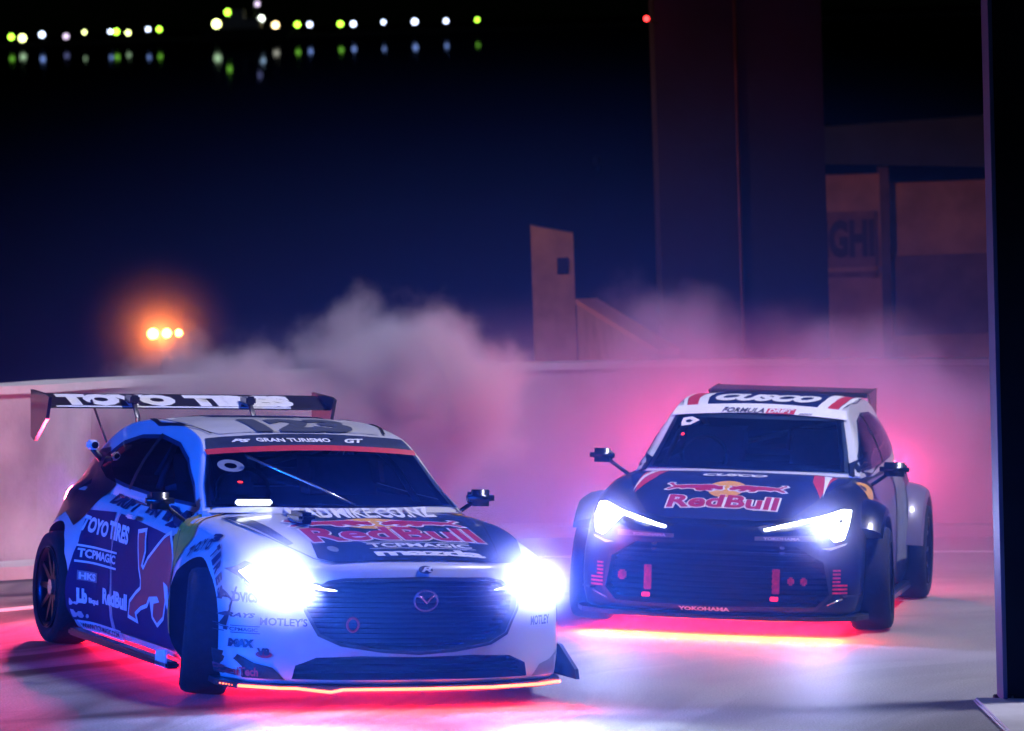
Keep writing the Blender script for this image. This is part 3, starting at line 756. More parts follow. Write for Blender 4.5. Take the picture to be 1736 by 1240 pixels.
kb.text('YOKOHAMA', 'front', (-.21,.152,.11,.175), LET_W, .05, 0, .008)
# windscreen with white header, roof
kb.poly('windscreen', wsc(.94, 1.30, .665, .55, bow=.02), 'front', TINT, .007, .04)
for s in (-1, 1): kb.poly('pillar_foot', [(s*.66,.93),(s*.64,1.0),(s*.70,1.03),(s*.76,.98),(s*.76,.90)], 'front', BLACK, .006, .04)
kb.poly('sun_strip', wsc(1.262, 1.318, .585, .56, bow=.03), 'front', LET_W, .012, .04)
kb.text('FORMULA', 'front', (-.25, 1.290, .03, 1.318), LET_N, .02, .3, .017)
kb.poly('red_box', [(.04,1.287),(.23,1.287),(.24,1.318),(.05,1.318)], 'front', RED, .0155)
kb.text('DRIFT', 'front', (.055, 1.291, .225, 1.314), LET_W, .04, .3, .018)
kb.text('JAPAN', 'front', (.26, 1.282, .35, 1.294), LET_N, .02, .3, .017)
kb.ring('sticker', [(-.50,1.25),(-.44,1.26),(-.385,1.24),(-.44,1.21),(-.50,1.20),(-.505,1.225)], [(-.475,1.238),(-.455,1.243),(-.43,1.236),(-.45,1.222),(-.47,1.222),(-.48,1.23)], 'front', LET_W, .008)
kb.poly('indicator_lamp', ell(-.475, 1.15, .012, .008, 10), 'front', TAIL, .008)
kb.poly('roof_panel', [(-.50,1.19),(-.555,1.4),(-.57,1.8),(-.56,2.3),(-.5,2.62),(.5,2.62),(.56,2.3),(.57,1.8),(.555,1.4),(.50,1.19)], 'top', NAVY, .004, .1)
for s in (-1, 1):
    kb.poly('roof_stripe', [(s*.36,1.20),(s*.43,1.20),(s*.46,1.5),(s*.46,2.6),(s*.39,2.6),(s*.39,1.5)], 'top', LET_W, .0065, .1)
    kb.poly('red_stripe', [(s*.425,1.20),(s*.495,1.20),(s*.53,1.5),(s*.53,2.4),(s*.455,2.6),(s*.455,1.5)], 'top', RED, .008, .1)
    kb.poly('roof_stripe', [(s*.50,1.22),(s*.525,1.24),(s*.56,1.5),(s*.56,2.3),(s*.535,2.4),(s*.535,1.5)], 'top', LET_W, .0075, .1)
kb.text('CUSCO', 'top', (-.34, 1.34, .36, 1.66), LET_W, .07, .3, .010)
# side: glass, door, flares
for proj, s in (('left', 1), ('right', -1)):
    q = lambda pts: [(-s*x, z) for x, z in pts]
    kb.poly('side_window', q([(-.70,.955),(-.85,1.05),(-1.10,1.17),(-1.35,1.26),(-1.7,1.30),(-2.1,1.295),(-2.45,1.23),(-2.6,1.14),(-2.55,1.03),(-2.2,.99),(-1.4,.965)]), proj, TINT, .006, .08)
    kb.line('window_pillar', q([(-1.72, .97), (-1.66, 1.30)]), .05, proj, TRIM, .008)
    DR = q([(-.52,.18),(-.48,.45),(-.58,.90),(-1.66,.915),(-1.76,.60),(-1.70,.18)])
    kb.poly('door', DR, proj, mat('purple_grey_vinyl', (.16, .13, .22), .35, coat=.5, noise=(4, .2)), .004, .08)
    kb.line('door_gap', DR + DR[:1], .009, proj, TRIM, .007)
    kb.poly('sun_disc', q(ell(-.30,.845,.17,.055,20)), proj, YEL, .009)
    kb.poly('sponsor_patch', q([(-.12,.80),(.05,.79),(.10,.74),(-.04,.72),(-.15,.75)]), proj, LET_W, .009)
    kb.text('TRD', proj, (-.85, .78, -.60, .84) if s > 0 else (-.1, .7, .1, .76), LET_W, .05, .2, .009) if False else None
    flare('arch_flare', rootB, -B['wb'], .87, 1.0, .37, .33, mat('flare_vinyl', (.15, .12, .19), .35, coat=.6, noise=(4, .1)), s)
    flare('arch_flare', rootB, 0, .86, .985, .385, .335, BLACK, s, 42, 165)
    kb.poly('quarter_wrap', q([(-1.80,.3),(-1.80,.90),(-2.1,.93),(-2.35,.80),(-2.22,.62),(-2.22,.3)]), proj, GREYD, .004, .08)
    box('side_skirt', (-2.30, s*.89 - .04, .09), (-.40, s*.89 + .03, .14), BLACK, rootB, .01)
mirror_pod(rootB, -.60, .955, .985, 1, BLACK, .19)
mirror_pod(rootB, -.50, -.94, 1.02, -1, BLACK, .16)
# roof spoiler
prism('roof_spoiler', [(-2.55,1.375),(-2.72,1.405),(-3.10,1.425),(-3.12,1.405),(-2.75,1.365)], 1, -.55, .55, CARBON, rootB)
for s in (-1, 1): prism('spoiler_end', [(-2.62,1.40),(-3.12,1.43),(-3.14,1.25),(-2.95,1.22),(-2.75,1.33)], 1, s*.55, s*.565, CARBON, rootB)
for x_, y_, st in ((0, -.875, R_(3)), (0, .885, R_(3)), (-B['wb'], -.85, 0), (-B['wb'], .88, 0)):
    make_wheel(rootB, x_, y_, .325, .265, st, camber=3 if x_ == 0 else 1)
for s in (-1, 1): box('tail_lamp', (-3.30, s*.50 - .14, .88), (-3.16, s*.50 + .08, .95), TAIL, rootB, .02)

# lights carried by the cars: headlight beams, added glow spots, red strips under the floor, tail lamps
BLUE = (.34, .41, 1.0)
def car_lights(root, hx, hy, hz, spot, glow, red, tailp, front, off=0):
    for s in (-1, 1):
        lamp('headlight_beam', 'SPOT', (hx, s*hy, hz), spot, (.72, .84, 1), (hx + 6, s*hy*1.3, hz - (1.15 if off else .45)), root, spot_size=R_(80), spot_blend=.9, shadow_soft_size=.05)
        lamp('headlight_glow', 'SPOT', (hx + .04 - (.10 if off and s < 0 else 0), s*hy + off, hz + .02), glow, BLUE, (hx + 3, s*hy*1.2, hz + .2), root, spot_size=R_(168), spot_blend=.25, shadow_soft_size=.04)  # extra wide spot added to light the mist around the headlight
    for (a, b, en) in ((.15, .9, .5), (-1.35, 1.75, 1.0), (-2.9, .9, .4)):
        l = lamp('underglow', 'AREA', (a, 0, .095), red * en, (1, .004, .02), (a, 0, 0), root, shape='RECTANGLE', size=b, size_y=1.45)
    l = lamp('underglow', 'AREA', (.93, 0, .10), red * front, (1, .045 if front > 1 else .01, .006), (.93, 0, 0), root, shape='RECTANGLE', size=.05 if off else .22, size_y=1.6)
    for s in (-1, 1):
        lamp('tail_light', 'POINT', (-3.62, s*.66, .85), tailp * (1.6 if s < 0 else .6), (1, .05, .16), None, root, shadow_soft_size=.06)
car_lights(rootA, .82, .66, .64, 300, 155, 330, 165, .45, -.10)
car_lights(rootB, .84, .66, .66, 16, 80, 300, 150, 1.2)

# ------------------------------------------------------------------ the deck, wall and painted line
def ground_mat():
    m = bpy.data.materials.new('deck_concrete'); m.use_nodes = True; n = m.node_tree.nodes; L = m.node_tree.links; b = n['Principled BSDF']
    tc = n.new('ShaderNodeTexCoord')
    # sweeping tyre marks: distance from far-off centres, modulated by noise
    def rings(cx, cy, scale, seed, thr, wob):
        mp = n.new('ShaderNodeMapping'); mp.inputs['Location'].default_value = (-cx, -cy, 0); L.new(tc.outputs['Object'], mp.inputs[0])
        ln = n.new('ShaderNodeVectorMath'); ln.operation = 'LENGTH'; L.new(mp.outputs[0], ln.inputs[0])
        nz = n.new('ShaderNodeTexNoise'); nz.inputs['Scale'].default_value = .35; nz.inputs['Detail'].default_value = 2; L.new(tc.outputs['Object'], nz.inputs['Vector'])
        ad = n.new('ShaderNodeMath'); ad.operation = 'MULTIPLY_ADD'; L.new(nz.outputs[0], ad.inputs[0]); ad.inputs[1].default_value = wob; L.new(ln.outputs['Value'], ad.inputs[2])
        cb = n.new('ShaderNodeCombineXYZ'); L.new(ad.outputs[0], cb.inputs[0]); cb.inputs[1].default_value = seed
        t = n.new('ShaderNodeTexNoise'); t.inputs['Scale'].default_value = scale; t.inputs['Detail'].default_value = 4; L.new(cb.outputs[0], t.inputs['Vector'])
        r = n.new('ShaderNodeMapRange'); r.inputs[1].default_value = thr; r.inputs[2].default_value = thr + .22; L.new(t.outputs[0], r.inputs[0])
        nz2 = n.new('ShaderNodeTexNoise'); nz2.inputs['Scale'].default_value = .5; L.new(tc.outputs['Object'], nz2.inputs['Vector'])
        r2 = n.new('ShaderNodeMapRange'); r2.inputs[1].default_value = .34; r2.inputs[2].default_value = .52; L.new(nz2.outputs[0], r2.inputs[0])
        mu = n.new('ShaderNodeMath'); mu.operation = 'MULTIPLY'; L.new(r.outputs[0], mu.inputs[0]); L.new(r2.outputs[0], mu.inputs[1])
        return mu.outputs[0]
    r1 = rings(14, -6, 4.2, 1.3, .38, 1.2); r2 = rings(-9, 6, 1.9, 7.7, .5, .8)
    mx = n.new('ShaderNodeMath'); mx.operation = 'MAXIMUM'; L.new(r1, mx.inputs[0]); L.new(r2, mx.inputs[1])
    base = n.new('ShaderNodeTexNoise'); base.inputs['Scale'].default_value = 1.3; base.inputs['Detail'].default_value = 8; L.new(tc.outputs['Object'], base.inputs['Vector'])
    cr = n.new('ShaderNodeMix'); cr.data_type = 'RGBA'; cr.inputs[6].default_value = (.15, .15, .15, 1); cr.inputs[7].default_value = (.27, .27, .26, 1); L.new(base.outputs[0], cr.inputs[0])
    sx = n.new('ShaderNodeSeparateXYZ'); L.new(tc.outputs['Object'], sx.inputs[0])
    gx = n.new('ShaderNodeMapRange'); gx.inputs[1].default_value = -1.2; gx.inputs[2].default_value = 1.2; gx.inputs[3].default_value = 1; gx.inputs[4].default_value = .22; L.new(sx.outputs[0], gx.inputs[0])
    mg = n.new('ShaderNodeMath'); mg.operation = 'MULTIPLY'; L.new(mx.outputs[0], mg.inputs[0]); L.new(gx.outputs[0], mg.inputs[1])
    fm = n.new('ShaderNodeMix'); fm.data_type = 'RGBA'; L.new(mg.outputs[0], fm.inputs[0]); L.new(cr.outputs[2], fm.inputs[6]); fm.inputs[7].default_value = (.028, .028, .03, 1)
    L.new(fm.outputs[2], b.inputs['Base Color'])
    rr = n.new('ShaderNodeMapRange'); rr.inputs[3].default_value = .46; rr.inputs[4].default_value = .7; L.new(base.outputs[0], rr.inputs[0]); L.new(rr.outputs[0], b.inputs['Roughness'])
    gr_ = n.new('ShaderNodeTexNoise'); gr_.inputs['Scale'].default_value = 90; gr_.inputs['Detail'].default_value = 4; L.new(tc.outputs['Object'], gr_.inputs['Vector'])
    gm_ = n.new('ShaderNodeMapRange'); gm_.inputs[1].default_value = .3; gm_.inputs[2].default_value = .7; gm_.inputs[3].default_value = .6; gm_.inputs[4].default_value = 1.4; L.new(gr_.outputs[0], gm_.inputs[0])
    vm_ = n.new('ShaderNodeVectorMath'); vm_.operation = 'SCALE'; L.new(fm.outputs[2], vm_.inputs[0]); L.new(gm_.outputs[0], vm_.inputs[3]); L.new(vm_.outputs[0], b.inputs['Base Color'])
    fn = n.new('ShaderNodeTexNoise'); fn.inputs['Scale'].default_value = 40; L.new(tc.outputs['Object'], fn.inputs['Vector'])
    bp = n.new('ShaderNodeBump'); bp.inputs['Strength'].default_value = .25; bp.inputs['Distance'].default_value = .01; L.new(fn.outputs[0], bp.inputs['Height']); L.new(bp.outputs[0], b.inputs['Normal'])
    return m
DECKM = ground_mat()
tag(obj('deck', [(-30, -40, 0), (30, -40, 0), (30, 13, 0), (9, 17, 0), (-2, 12.5, 0), (-8, 3, 0), (-30, -2, 0), (-30, -40, -.5), (30, -40, -.5), (30, 13, -.5), (9, 17, -.5), (-2, 12.5, -.5), (-8, 3, -.5), (-30, -2, -.5)],
    [(0, 1, 2, 3, 4, 5, 6)] + [(i, i + 7, (i+1) % 7 + 7, (i+1) % 7) for i in range(7)], DECKM), kind='structure')
CONC = mat('wall_concrete', (.36, .33, .34), .75, noise=(1.1, .45), bump=(18, .25))
CONC2 = mat('cap_concrete', (.55, .54, .52), .65, noise=(3, .12), bump=(18, .25))
WK = [(-8.2,2.2,1.25),(-5.6,4.6,1.28),(-3.6,6.75,1.31),(-3.08,8.0,1.32),(-2.5,9.0,1.335),(-1.72,10.4,1.35),(-.8,11.5,1.385),(.15,12.2,1.415),(1.64,12.9,1.465),(2.9,13.3,1.49),(4.05,13.7,1.51),(6,14.3,1.53),(8.4,15.2,1.55)]
wallpts = catmull(WK, 4)
wroot = empty('barrier_wall', (wallpts[0][0], wallpts[0][1], 0), 0, 'long pale concrete barrier wall curving behind both drift cars, smoke in front of it', 'wall')
def wall_seg(name, P, t0, t1, z0f, z1f, ms, parent, org, gap=.0):
    V, F = [], []
    for i, p in enumerate(P):
        a = Vector(P[max(i-1, 0)][:2]); b = Vector(P[min(i+1, len(P)-1)][:2]); t = (b - a).normalized(); nn = Vector((-t.y, t.x))
        q = Vector(p[:2]); 
        if gap and i == 0: q = q + t * gap
        if gap and i == len(P) - 1: q = q - t * gap
        for tt, zz in ((t0, z0f(p)), (t0, z1f(p)), (t1, z1f(p)), (t1, z0f(p))):
            v = q + nn * tt; V.append((v.x - org[0], v.y - org[1], zz))
    for i in range(len(P) - 1):
        for k in range(4): F.append((4*i+k, 4*i+(k+1) % 4, 4*i+4+(k+1) % 4, 4*i+4+k))
    F += [(0, 1, 2, 3), tuple(range(len(V)-4, len(V)))[::-1]]
    o = obj(name, V, F, ms, parent); fixn(o); return o
n_ = len(wallpts)
for i in range(0, n_ - 1, 6):
    P = wallpts[i:min(i + 7, n_)]
    wall_seg('wall_panel', P, 0, .26, lambda p: 0, lambda p: p[2] - .06, CONC, wroot, wallpts[0], .002)
    wall_seg('coping', P, -.03, .34, lambda p: p[2] - .057, lambda p: p[2], CONC2, wroot, wallpts[0], .002)
kroot = tag(wall_seg('kerb', wallpts, -.42, -.03, lambda p: 0, lambda p: .09, CONC2, None, (0, 0)), kind='structure')
LINE = mat('road_paint', (.72, .72, .70), .6, noise=(6, .15))
ln = [(-7.5, -.6, 0), (-5.2, 1.6, 0), (-3.6, 3.35, 0), (-3.19, 3.85, 0), (-2.6, 4.9, 0), (-1.9, 6.4, 0), (-.6, 8.6, 0), (1.2, 10.2, 0), (4, 11.4, 0), (8, 12.4, 0)]
lp = catmull(ln, 3)
tag(wall_seg('painted_line', lp, 0, .12, lambda p: .0, lambda p: .004, LINE, None, (0, 0)), kind='structure')

# ------------------------------------------------------------------ gravity-aligned surroundings
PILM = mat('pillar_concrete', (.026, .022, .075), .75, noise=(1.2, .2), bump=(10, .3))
C0 = Vector((-.0413, -21.9457, 2.3139))
pil = empty('concrete_pillar', (2.52, 20.3, -3), 0, 'huge square grey concrete pillar rising out of frame behind the dark hatchback', 'pillar', grav=True)
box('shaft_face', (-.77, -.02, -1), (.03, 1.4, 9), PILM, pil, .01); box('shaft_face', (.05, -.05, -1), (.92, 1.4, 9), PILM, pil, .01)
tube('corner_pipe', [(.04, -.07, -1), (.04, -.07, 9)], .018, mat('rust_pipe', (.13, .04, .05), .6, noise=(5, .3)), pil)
post = empty('end_post', (.68, 23.3, -3), 0, 'slim pinkish concrete end post with a small dark hatch above the wall', 'post', grav=True)
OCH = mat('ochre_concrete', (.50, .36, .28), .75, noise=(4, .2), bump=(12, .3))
prism('post_shaft', [(-.235, 0), (.225, 0), (.225, 5.56), (-.235, 5.66)], 1, 0, .3, OCH, post)
box('dark_hatch', (.04, -.012, 5.12), (.16, .02, 5.30), TRIM, post)
par = empty('parapet', (.92, 23.32, -3), 0, 'low sloping parapet with orange light coloured into its top, beside the end post', 'parapet', grav=True)
pv = [(0, 0, 0), (.68, -5.0, 0), (.68, -5.0, 4.63), (0, 0, 4.80)]
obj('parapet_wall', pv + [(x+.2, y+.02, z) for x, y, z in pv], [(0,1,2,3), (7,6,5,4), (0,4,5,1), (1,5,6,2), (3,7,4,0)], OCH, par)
obj('parapet_cap', [(-.01,0,4.803),(.69,-5.03,4.633),(.90,-5.0,4.633),(.22,0,4.803),(-.01,0,4.86),(.69,-5.03,4.69),(.90,-5.0,4.69),(.22,0,4.86)], [(0,1,5,4),(4,5,6,7),(3,2,6,7),(1,2,6,5),(0,3,7,4),(0,1,2,3)], mat('cap_orange_light', (.75, .42, .30), .6, noise=(5, .1)), par)  # orange light along the coping is put into the cap colour
bld = empty('warehouse', (4.86, 28.35, -3), 0, 'dim reddish concrete building with a lettered panel and grey fascia behind the wall', 'building', grav=True)
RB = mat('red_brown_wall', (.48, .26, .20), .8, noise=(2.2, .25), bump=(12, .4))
box('wall', (-1.35, 0, 0), (-.16, .3, 6.42), RB, bld); box('wall', (-.05, .02, 0), (2.4, .3, 6.30), RB, bld)
obj('fascia', [(-1.6,-.1,6.60),(2.4,-.1,6.40),(2.4,-.1,7.12),(-1.6,-.1,6.98),(-1.6,.5,6.60),(2.4,.5,6.40),(2.4,.5,7.12),(-1.6,.5,6.98)], [(0,1,2,3),(7,6,5,4),(3,2,6,7),(0,4,5,1),(1,5,6,2),(0,3,7,4)], mat('slate_fascia', (.035, .045, .08), .7, noise=(3, .2)), bld)
box('corner_post', (-.16, -.06, 0), (-.05, .25, 6.50), mat('dark_steel', (.14, .08, .09), .6, noise=(5, .2)), bld)
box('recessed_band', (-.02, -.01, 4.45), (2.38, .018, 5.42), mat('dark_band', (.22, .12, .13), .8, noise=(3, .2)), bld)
box('sign_panel', (-1.28, -.03, 5.18), (-.22, .0, 5.98), mat('sign_rust', (.26, .13, .12), .8, noise=(4, .25)), bld)
V_, F_ = text2d('HIGHI', .05); V_ = fit(V_, (-1.10, 5.42, -.24, 5.88))
obj('lettering', [(x, -.034, z) for x, z in V_], F_, mat('dark_letter', (.06, .04, .05), .8), bld)
box('ledge', (-1.28, -.06, 5.25), (-.2, -.03, 5.30), RB, bld)

# water, far quay with harbour lamps
WATER = bpy.data.materials.new('water'); WATER.use_nodes = True
n = WATER.node_tree.nodes; L = WATER.node_tree.links; b = n['Principled BSDF']
b.inputs['Base Color'].default_value = (.002, .005, .014, 1)
tc = n.new('ShaderNodeTexCoord'); mp = n.new('ShaderNodeMapping'); mp.inputs['Scale'].default_value = (.5, .18, 1); L.new(tc.outputs['Object'], mp.inputs[0])
t = n.new('ShaderNodeTexNoise'); t.inputs['Scale'].default_value = .6; t.inputs['Detail'].default_value = 4; L.new(mp.outputs[0], t.inputs['Vector'])
bp = n.new('ShaderNodeBump'); bp.inputs['Strength'].default_value = .02; bp.inputs['Distance'].default_value = .1; L.new(t.outputs[0], bp.inputs['Height'])
gl = n.new('ShaderNodeBsdfGlossy'); gl.inputs['Color'].default_value = (.05, .07, .12, 1); gl.inputs['Roughness'].default_value = .018; L.new(bp.outputs[0], gl.inputs['Normal'])
L.new(gl.outputs[0], n['Material Output'].inputs['Surface'])
def grav_pt(x, y, z):   # from metres right / ahead / above the camera on gravity axes
    return C0 + GRAV @ Vector((x, y, z))
wt = obj('water', [(-3000, 16, 0), (3000, 16, 0), (3000, 5000, 0), (-3000, 5000, 0)], [(0, 1, 2, 3)], WATER)
M = GRAV.to_4x4(); M.translation = grav_pt(0, 0, -5.9); wt.matrix_world = M
tag(wt, kind='structure')
QD = 1500.
quay = obj('far_quay', [(-900,0,0),(900,0,0),(900,0,1.5),(-900,0,1.5),(-900,60,0),(900,60,0),(900,60,1.5),(-900,60,1.5)], [(0,1,2,3),(3,2,6,7),(0,3,7,4),(1,5,6,2)], mat('quay', (.02,.02,.025), .9, noise=(.05,.3)))
M = GRAV.to_4x4(); M.translation = grav_pt(0, QD, -5.9); quay.matrix_world = M
tag(quay, kind='structure')
def pix_ray(px, py):
    return (right * (px - 868) / 7000 + down * (py - 620) / 7000 + fwd)
bulb_me = {}
def bulb(px, py, dist, r, col, st, label, group='lamps along the far quay', name='harbour_lamp', cat='lamp'):
    key = (col, st)
    if key not in bulb_me:
        mm = mat('glow_%d' % len(bulb_me), (.02, .02, .02), .5, emit=col, es=st)
        bm = bmesh.new(); bmesh.ops.create_uvsphere(bm, u_segments=12, v_segments=8, radius=1); me = bpy.data.meshes.new('glow'); bm.to_mesh(me); bm.free(); me.materials.append(mm); bulb_me[key] = me
    p = C0 + pix_ray(px, py) * dist
    e = bpy.data.objects.new(name, None); COL.objects.link(e)
    M = GRAV.to_4x4(); g = GRAV.inverted() @ (p - C0); M.translation = grav_pt(g.x, g.y, -4.6 if dist > 1000 else -5.9); e.matrix_world = M
    hgt = g.z - (-4.6 if dist > 1000 else -5.9)
    tag(e, label, cat, group)
    o = bpy.data.objects.new('lamp_globe', bulb_me[key]); COL.objects.link(o); o.parent = e; o.location = (0, 0, hgt); o.scale = (r, r, r)
    tube('lamp_pole', [(0, .6, 0), (0, .6, max(.3, hgt))], .12, TRIM, e, 5)
GREEN = (.45, 1, .05); YG = (.9, 1, .35); BW = (.62, .72, 1); WARM = (1, .72, .35); PK = (.75, .6, .85)
LIST = [(19,63,GREEN,'leftmost green lamp on the far quay'),(38,65,YG,'bright yellow-green lamp second from the left on the far quay'),(71,59,BW,'bluish white lamp third from the left on the far quay'),
 (112,62,PK,'dim pinkish lamp fourth from the left on the far quay'),(143,55,YG,'single yellow-green lamp midway in the left row on the far quay'),(187,54,BW,'bluish white lamp touching a small green one on the far quay'),(197,54,GREEN,'small green lamp touching a bluish white one on the far quay'),
 (217,56,YG,'large yellow-green lamp above a low orange lamp on the far quay'),(207,77,WARM,'low orange lamp beneath the yellow-green one on the far quay'),(251,50,BW,'bluish white lamp beside the last green lamp of the left row'),(270,50,GREEN,'green lamp at the right end of the left row'),
 (367,41,YG,'large yellow lamp at the left foot of the moored ship'),(386,21,GREEN,'green lamp high on the moored ship'),(399,22,(.4,.7,.8),'small teal lamp beside the high green one on the moored ship'),(396,38,YG,'large yellow-green lamp under the high green one on the moored ship'),
 (443,32,(.9,1,.85),'large white lamp on the middle of the moored ship'),(436,7,PK,'violet lamp at the masthead of the moored ship'),(467,43,WARM,'orange lamp at the right end of the moored ship'),(376,75,(.5,.25,.12),'tiny dull orange lamp low on the left of the ship'),
 (504,42,GREEN,'green lamp first to the right of the moored ship'),(525,42,BW,'bluish white lamp close to the first green one right of the ship'),(577,41,GREEN,'green lamp midway right of the ship beside a white one'),(599,41,BW,'white lamp beside the green one midway right of the ship'),
 (650,38,BW,'white lamp first of the three spaced white lamps at the right'),(703,37,BW,'white lamp second of the three spaced white lamps at the right'),(756,36,BW,'white lamp third of the three spaced white lamps at the right'),(809,34,GREEN,'green lamp at the far right end of the quay')]
for px, py, c_, lb in LIST:
    big = (1.3 if 'large' in lb or 'bright' in lb else 1) * (1.25 if 'ship' in lb and py < 50 and 350 < px < 480 else 1)
    bulb(px, py, QD - 4, .68 * big * (1 + .25*math.sin(px*1.7)), c_, 9 if c_ not in (PK, (.5,.25,.12)) else 3, lb)
# moored ship
shp = empty('moored_ship', (0, 0, 0), 0, 'dark moored ship with lit superstructure on the far side of the water', 'ship')
M = GRAV.to_4x4(); g = GRAV.inverted() @ (pix_ray(415, 60) * (QD - 14)); M.translation = grav_pt(g.x, g.y, -5.9); shp.matrix_world = M
HULL = mat('hull_paint', (.03, .03, .04), .6, noise=(.3, .3))
prism('hull', [(-14, 0), (15, 0), (18, 4.2), (-16, 4.0)], 1, -4, 4, HULL, shp)
box('deckhouse', (-8, -2.5, 4.2), (6, 2.5, 7.5), mat('ship_white', (.5, .5, .5), .5, noise=(.3, .2)), shp); box('bridge', (-5, -2, 7.5), (0, 2, 11), MATS['ship_white'], shp)
tube('mast', [(4, 0, 7.5), (4, 0, 16)], .25, HULL, shp)
bc = empty('beacon_lamp', C0 + pix_ray(1096, 32) * 41.4, 0, 'single red beacon lamp bracketed to the side of the concrete pillar', 'beacon lamp', grav=True)
bm = bmesh.new(); bmesh.ops.create_uvsphere(bm, u_segments=14, v_segments=10, radius=.030); from_bm('lamp_globe', bm, mat('beacon_red', (.02, .02, .02), .5, emit=(1, .03, .03), es=7), bc, True)
tube('bracket', [(.02, .02, -.02), (.12, .04, -.05)], .008, TRIM, bc)
bulb(1015, 362, 160, .03, (.9, .6, .5), 3, 'tiny faint pink lamp above the end post', None, 'faint_lamp')
# orange floodlight mast, nearer
fl = empty('floodlight_mast', grav_pt(-5.10, 60, -5.9), 0, 'short mast with three glowing orange floodlights beyond the left of the wall', 'floodlight', grav=True)
ORG = mat('sodium_lamp', (.1, .05, .02), .5, emit=(1, .42, .10), es=55)
zl = 5.9 - 4.45
tube('mast_pole', [(0, .05, 0), (0, .05, zl)], .03, HULL, fl)
tube('crossbar', [(-.16, .05, zl), (.25, .05, zl)], .02, HULL, fl)
for dx, r in ((-.11, .072), (.09, .060), (.265, .046)):
    bm = bmesh.new(); bmesh.ops.create_uvsphere(bm, u_segments=16, v_segments=10, radius=r, matrix=Matrix.Translation((dx, -.03, zl))); from_bm('lamp_head', bm, ORG, fl, True)
bm = bmesh.new(); bmesh.ops.create_uvsphere(bm, u_segments=12, v_segments=8, radius=.03, matrix=Matrix.Translation((.13, 0, zl-.36))); from_bm('small_lamp', bm, mat('dull_orange', (.5,.2,.1), .5, emit=(1,.35,.2), es=.8), fl, True)
lamp('floodlight_glow', 'POINT', (.02, -.25, zl), 42, (1, .35, .08), None, fl, shadow_soft_size=.1)  # point lamp added to light the halo mist

# steel column in the right foreground and its footing
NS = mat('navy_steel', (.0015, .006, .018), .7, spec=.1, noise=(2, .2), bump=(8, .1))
colm = empty('steel_column', (2.745, -.10, 0), 0, 'dark navy steel column standing close on the right edge, blue edge light coloured into its rim', 'column', grav=True)
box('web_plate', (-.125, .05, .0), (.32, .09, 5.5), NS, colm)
box('flange', (-.150, -.12, .0), (-.128, .18, 5.5), MATS['edge_light_steel'] if 'edge_light_steel' in MATS else mat('edge_light_steel', (.02, .05, .16), .6, noise=(3, .2)), colm, .004)  # left flange: blue edge light put into a brighter steel colour
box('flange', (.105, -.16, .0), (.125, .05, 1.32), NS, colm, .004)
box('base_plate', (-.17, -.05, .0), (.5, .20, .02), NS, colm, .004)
foot = tag(box('column_footing', (2.44, -2.2, 0), (3.6, -.16, .03), CONC2, None, .012), 'pale low concrete footing under the steel column', 'footing')

# ------------------------------------------------------------------ smoke, and mist added for lamp glow
def smoke(name, loc, rad, dens, col, scale, thr, soft, label=None, aniso=.2, zcut=None, detail=3, pw=1):
    m = bpy.data.materials.new(name); m.use_nodes = True; n = m.node_tree.nodes; L = m.node_tree.links
    for q in list(n): n.remove(q)
    out = n.new('ShaderNodeOutputMaterial'); pv = n.new('ShaderNodeVolumePrincipled'); L.new(pv.outputs[0], out.inputs['Volume'])
    pv.inputs['Color'].default_value = (*col, 1); pv.inputs['Anisotropy'].default_value = aniso
    tc = n.new('ShaderNodeTexCoord')
    ln = n.new('ShaderNodeVectorMath'); ln.operation = 'LENGTH'; L.new(tc.outputs['Object'], ln.inputs[0])
    fall = n.new('ShaderNodeMapRange'); fall.interpolation_type = 'SMOOTHSTEP'; fall.inputs[1].default_value = 1.0; fall.inputs[2].default_value = soft; fall.inputs[3].default_value = 0; fall.inputs[4].default_value = 1
    L.new(ln.outputs['Value'], fall.inputs[0])
    if scale:
        gm = n.new('ShaderNodeVectorMath'); gm.operation = 'MULTIPLY'; gm.inputs[1].default_value = rad; L.new(tc.outputs['Object'], gm.inputs[0])
        t = n.new('ShaderNodeTexNoise'); t.inputs['Scale'].default_value = scale; t.inputs['Detail'].default_value = detail; t.inputs['Roughness'].default_value = .55; L.new(gm.outputs[0], t.inputs['Vector'])
        # noise + falloff against a threshold gives billowing edges
        ad = n.new('ShaderNodeMath'); ad.operation = 'ADD'; L.new(t.outputs[0], ad.inputs[0]); L.new(fall.outputs[0], ad.inputs[1])
        mr = n.new('ShaderNodeMapRange'); mr.interpolation_type = 'SMOOTHSTEP'; mr.inputs[1].default_value = thr; mr.inputs[2].default_value = thr + .45; mr.inputs[4].default_value = dens; L.new(ad.outputs[0], mr.inputs[0])
        L.new(mr.outputs[0], pv.inputs['Density'])
    else:
        pwn = n.new('ShaderNodeMath'); pwn.operation = 'POWER'; L.new(fall.outputs[0], pwn.inputs[0]); pwn.inputs[1].default_value = pw
        mu = n.new('ShaderNodeMath'); mu.operation = 'MULTIPLY'; L.new(pwn.outputs[0], mu.inputs[0]); mu.inputs[1].default_value = dens; L.new(mu.outputs[0], pv.inputs['Density'])
    bm = bmesh.new(); bmesh.ops.create_icosphere(bm, subdivisions=3, radius=1)
    for v in bm.verts:
        if zcut is not None and v.co.z * rad[2] + loc[2] < zcut: v.co.z = (zcut - loc[2]) / rad[2]
    o = from_bm(name, bm, m); o.location = loc; o.scale = rad
    tag(o, kind='stuff')
    if label: o['label'] = label
    return o
SM = 'tyre_smoke'
smoke(SM, (-.85, 8.6, 1.2), (1.75, 1.5, 1.50), 5.2, (.95, .94, 1.0), 2.1, .88, .0, 'tallest pale billow of tyre smoke behind the white hatchback', zcut=.01, detail=6)
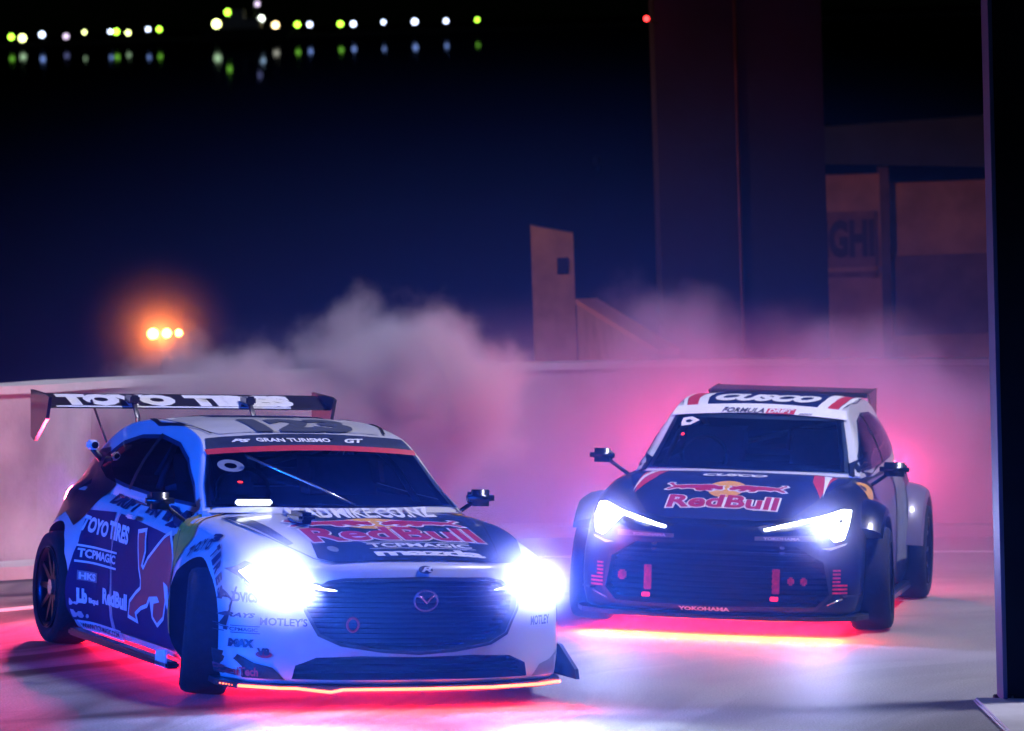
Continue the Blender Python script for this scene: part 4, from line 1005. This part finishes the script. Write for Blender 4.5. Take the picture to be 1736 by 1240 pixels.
smoke(SM, (-2.1, 8.0, 1.0), (1.7, 1.2, 1.30), 4.6, (.95, .94, 1.0), 2.4, .88, .0, 'lower wisps of tyre smoke left of the tallest billow', zcut=.01, detail=6)
smoke(SM, (1.15, 9.6, 1.3), (1.25, 1.2, 1.75), 1.0, (.80, .74, 1.0), 1.7, .98, .15, 'thin purple wisp of tyre smoke between the two cars', zcut=.01, detail=6)
smoke(SM, (2.5, 9.4, 1.1), (1.9, 1.5, 1.75), 1.0, (.82, .74, 1.0), 1.5, .98, .1, 'purple tyre smoke rising behind the dark hatchback', zcut=.01, detail=6)
smoke(SM, (1.2, 9.0, .6), (6.0, 3.2, 1.55), .32, (.92, .76, 1.0), 0, 0, .1, 'broad thin bank of smoke lying along the wall', zcut=.01)
smoke('glow_haze', (.4, 6.5, .8), (7.5, 12.5, 3.1), .026, (.07, .24, 1), 0, 0, .1, 'thin drifting smoke haze around both cars, tinted blue for the headlight glow', aniso=.45, zcut=.01)  # smoke haze with the blue glow put into its colour

smoke('glow_haze', (-.3, -1.9, .65), (2.3, 1.9, 1.0), .05, (.035, .16, 1), 0, 0, .2, 'blue-coloured mist added for the glare veil in front of the white hatchback', aniso=.2, zcut=.01)  # added mist, the blue glare veil is in its colour
smoke('glow_haze', (1.0, 2.5, .65), (1.9, 1.5, .9), .032, (.03, .14, 1), 0, 0, .2, 'blue-coloured mist added for the glare veil in front of the dark hatchback', aniso=.2, zcut=.01)  # same added veil for the dark car, blue by colour
smoke('lamp_halo_mist', tuple(grav_pt(-5.1, 59.8, -4.40)), (1.9, 1.4, 1.8), 1.6, (1, .6, .55), 0, 0, .0, 'orange-tinted mist added for the halo around the floodlight mast', aniso=0, pw=4)  # added mist for the lamp halo, orange put into its colour

def headlight_glare_mist(root, hx, hy, hz, dn, off=0):
    for sd in (-1, 1):
        p = root.matrix_world @ Vector((hx + .12, sd*hy + off, hz))
        smoke('glow_haze', tuple(p), (.34, .34, .32), dn, (.88, .86, 1), 0, 0, .0, 'mist added for the bright glare right in front of a headlight', aniso=.0)  # added mist ball standing in for the glare around the lamp
bpy.context.view_layer.update()
headlight_glare_mist(rootA, .70, .66, .65, 1.9, -.10); headlight_glare_mist(rootB, .70, .68, .66, .7)

for bx in (-.09, .10):
    for by in (.0, .14):
        prism('anchor_bolt', ell(bx, by, .012, .012, 6), 2, .021, .045, SILVER, colm)
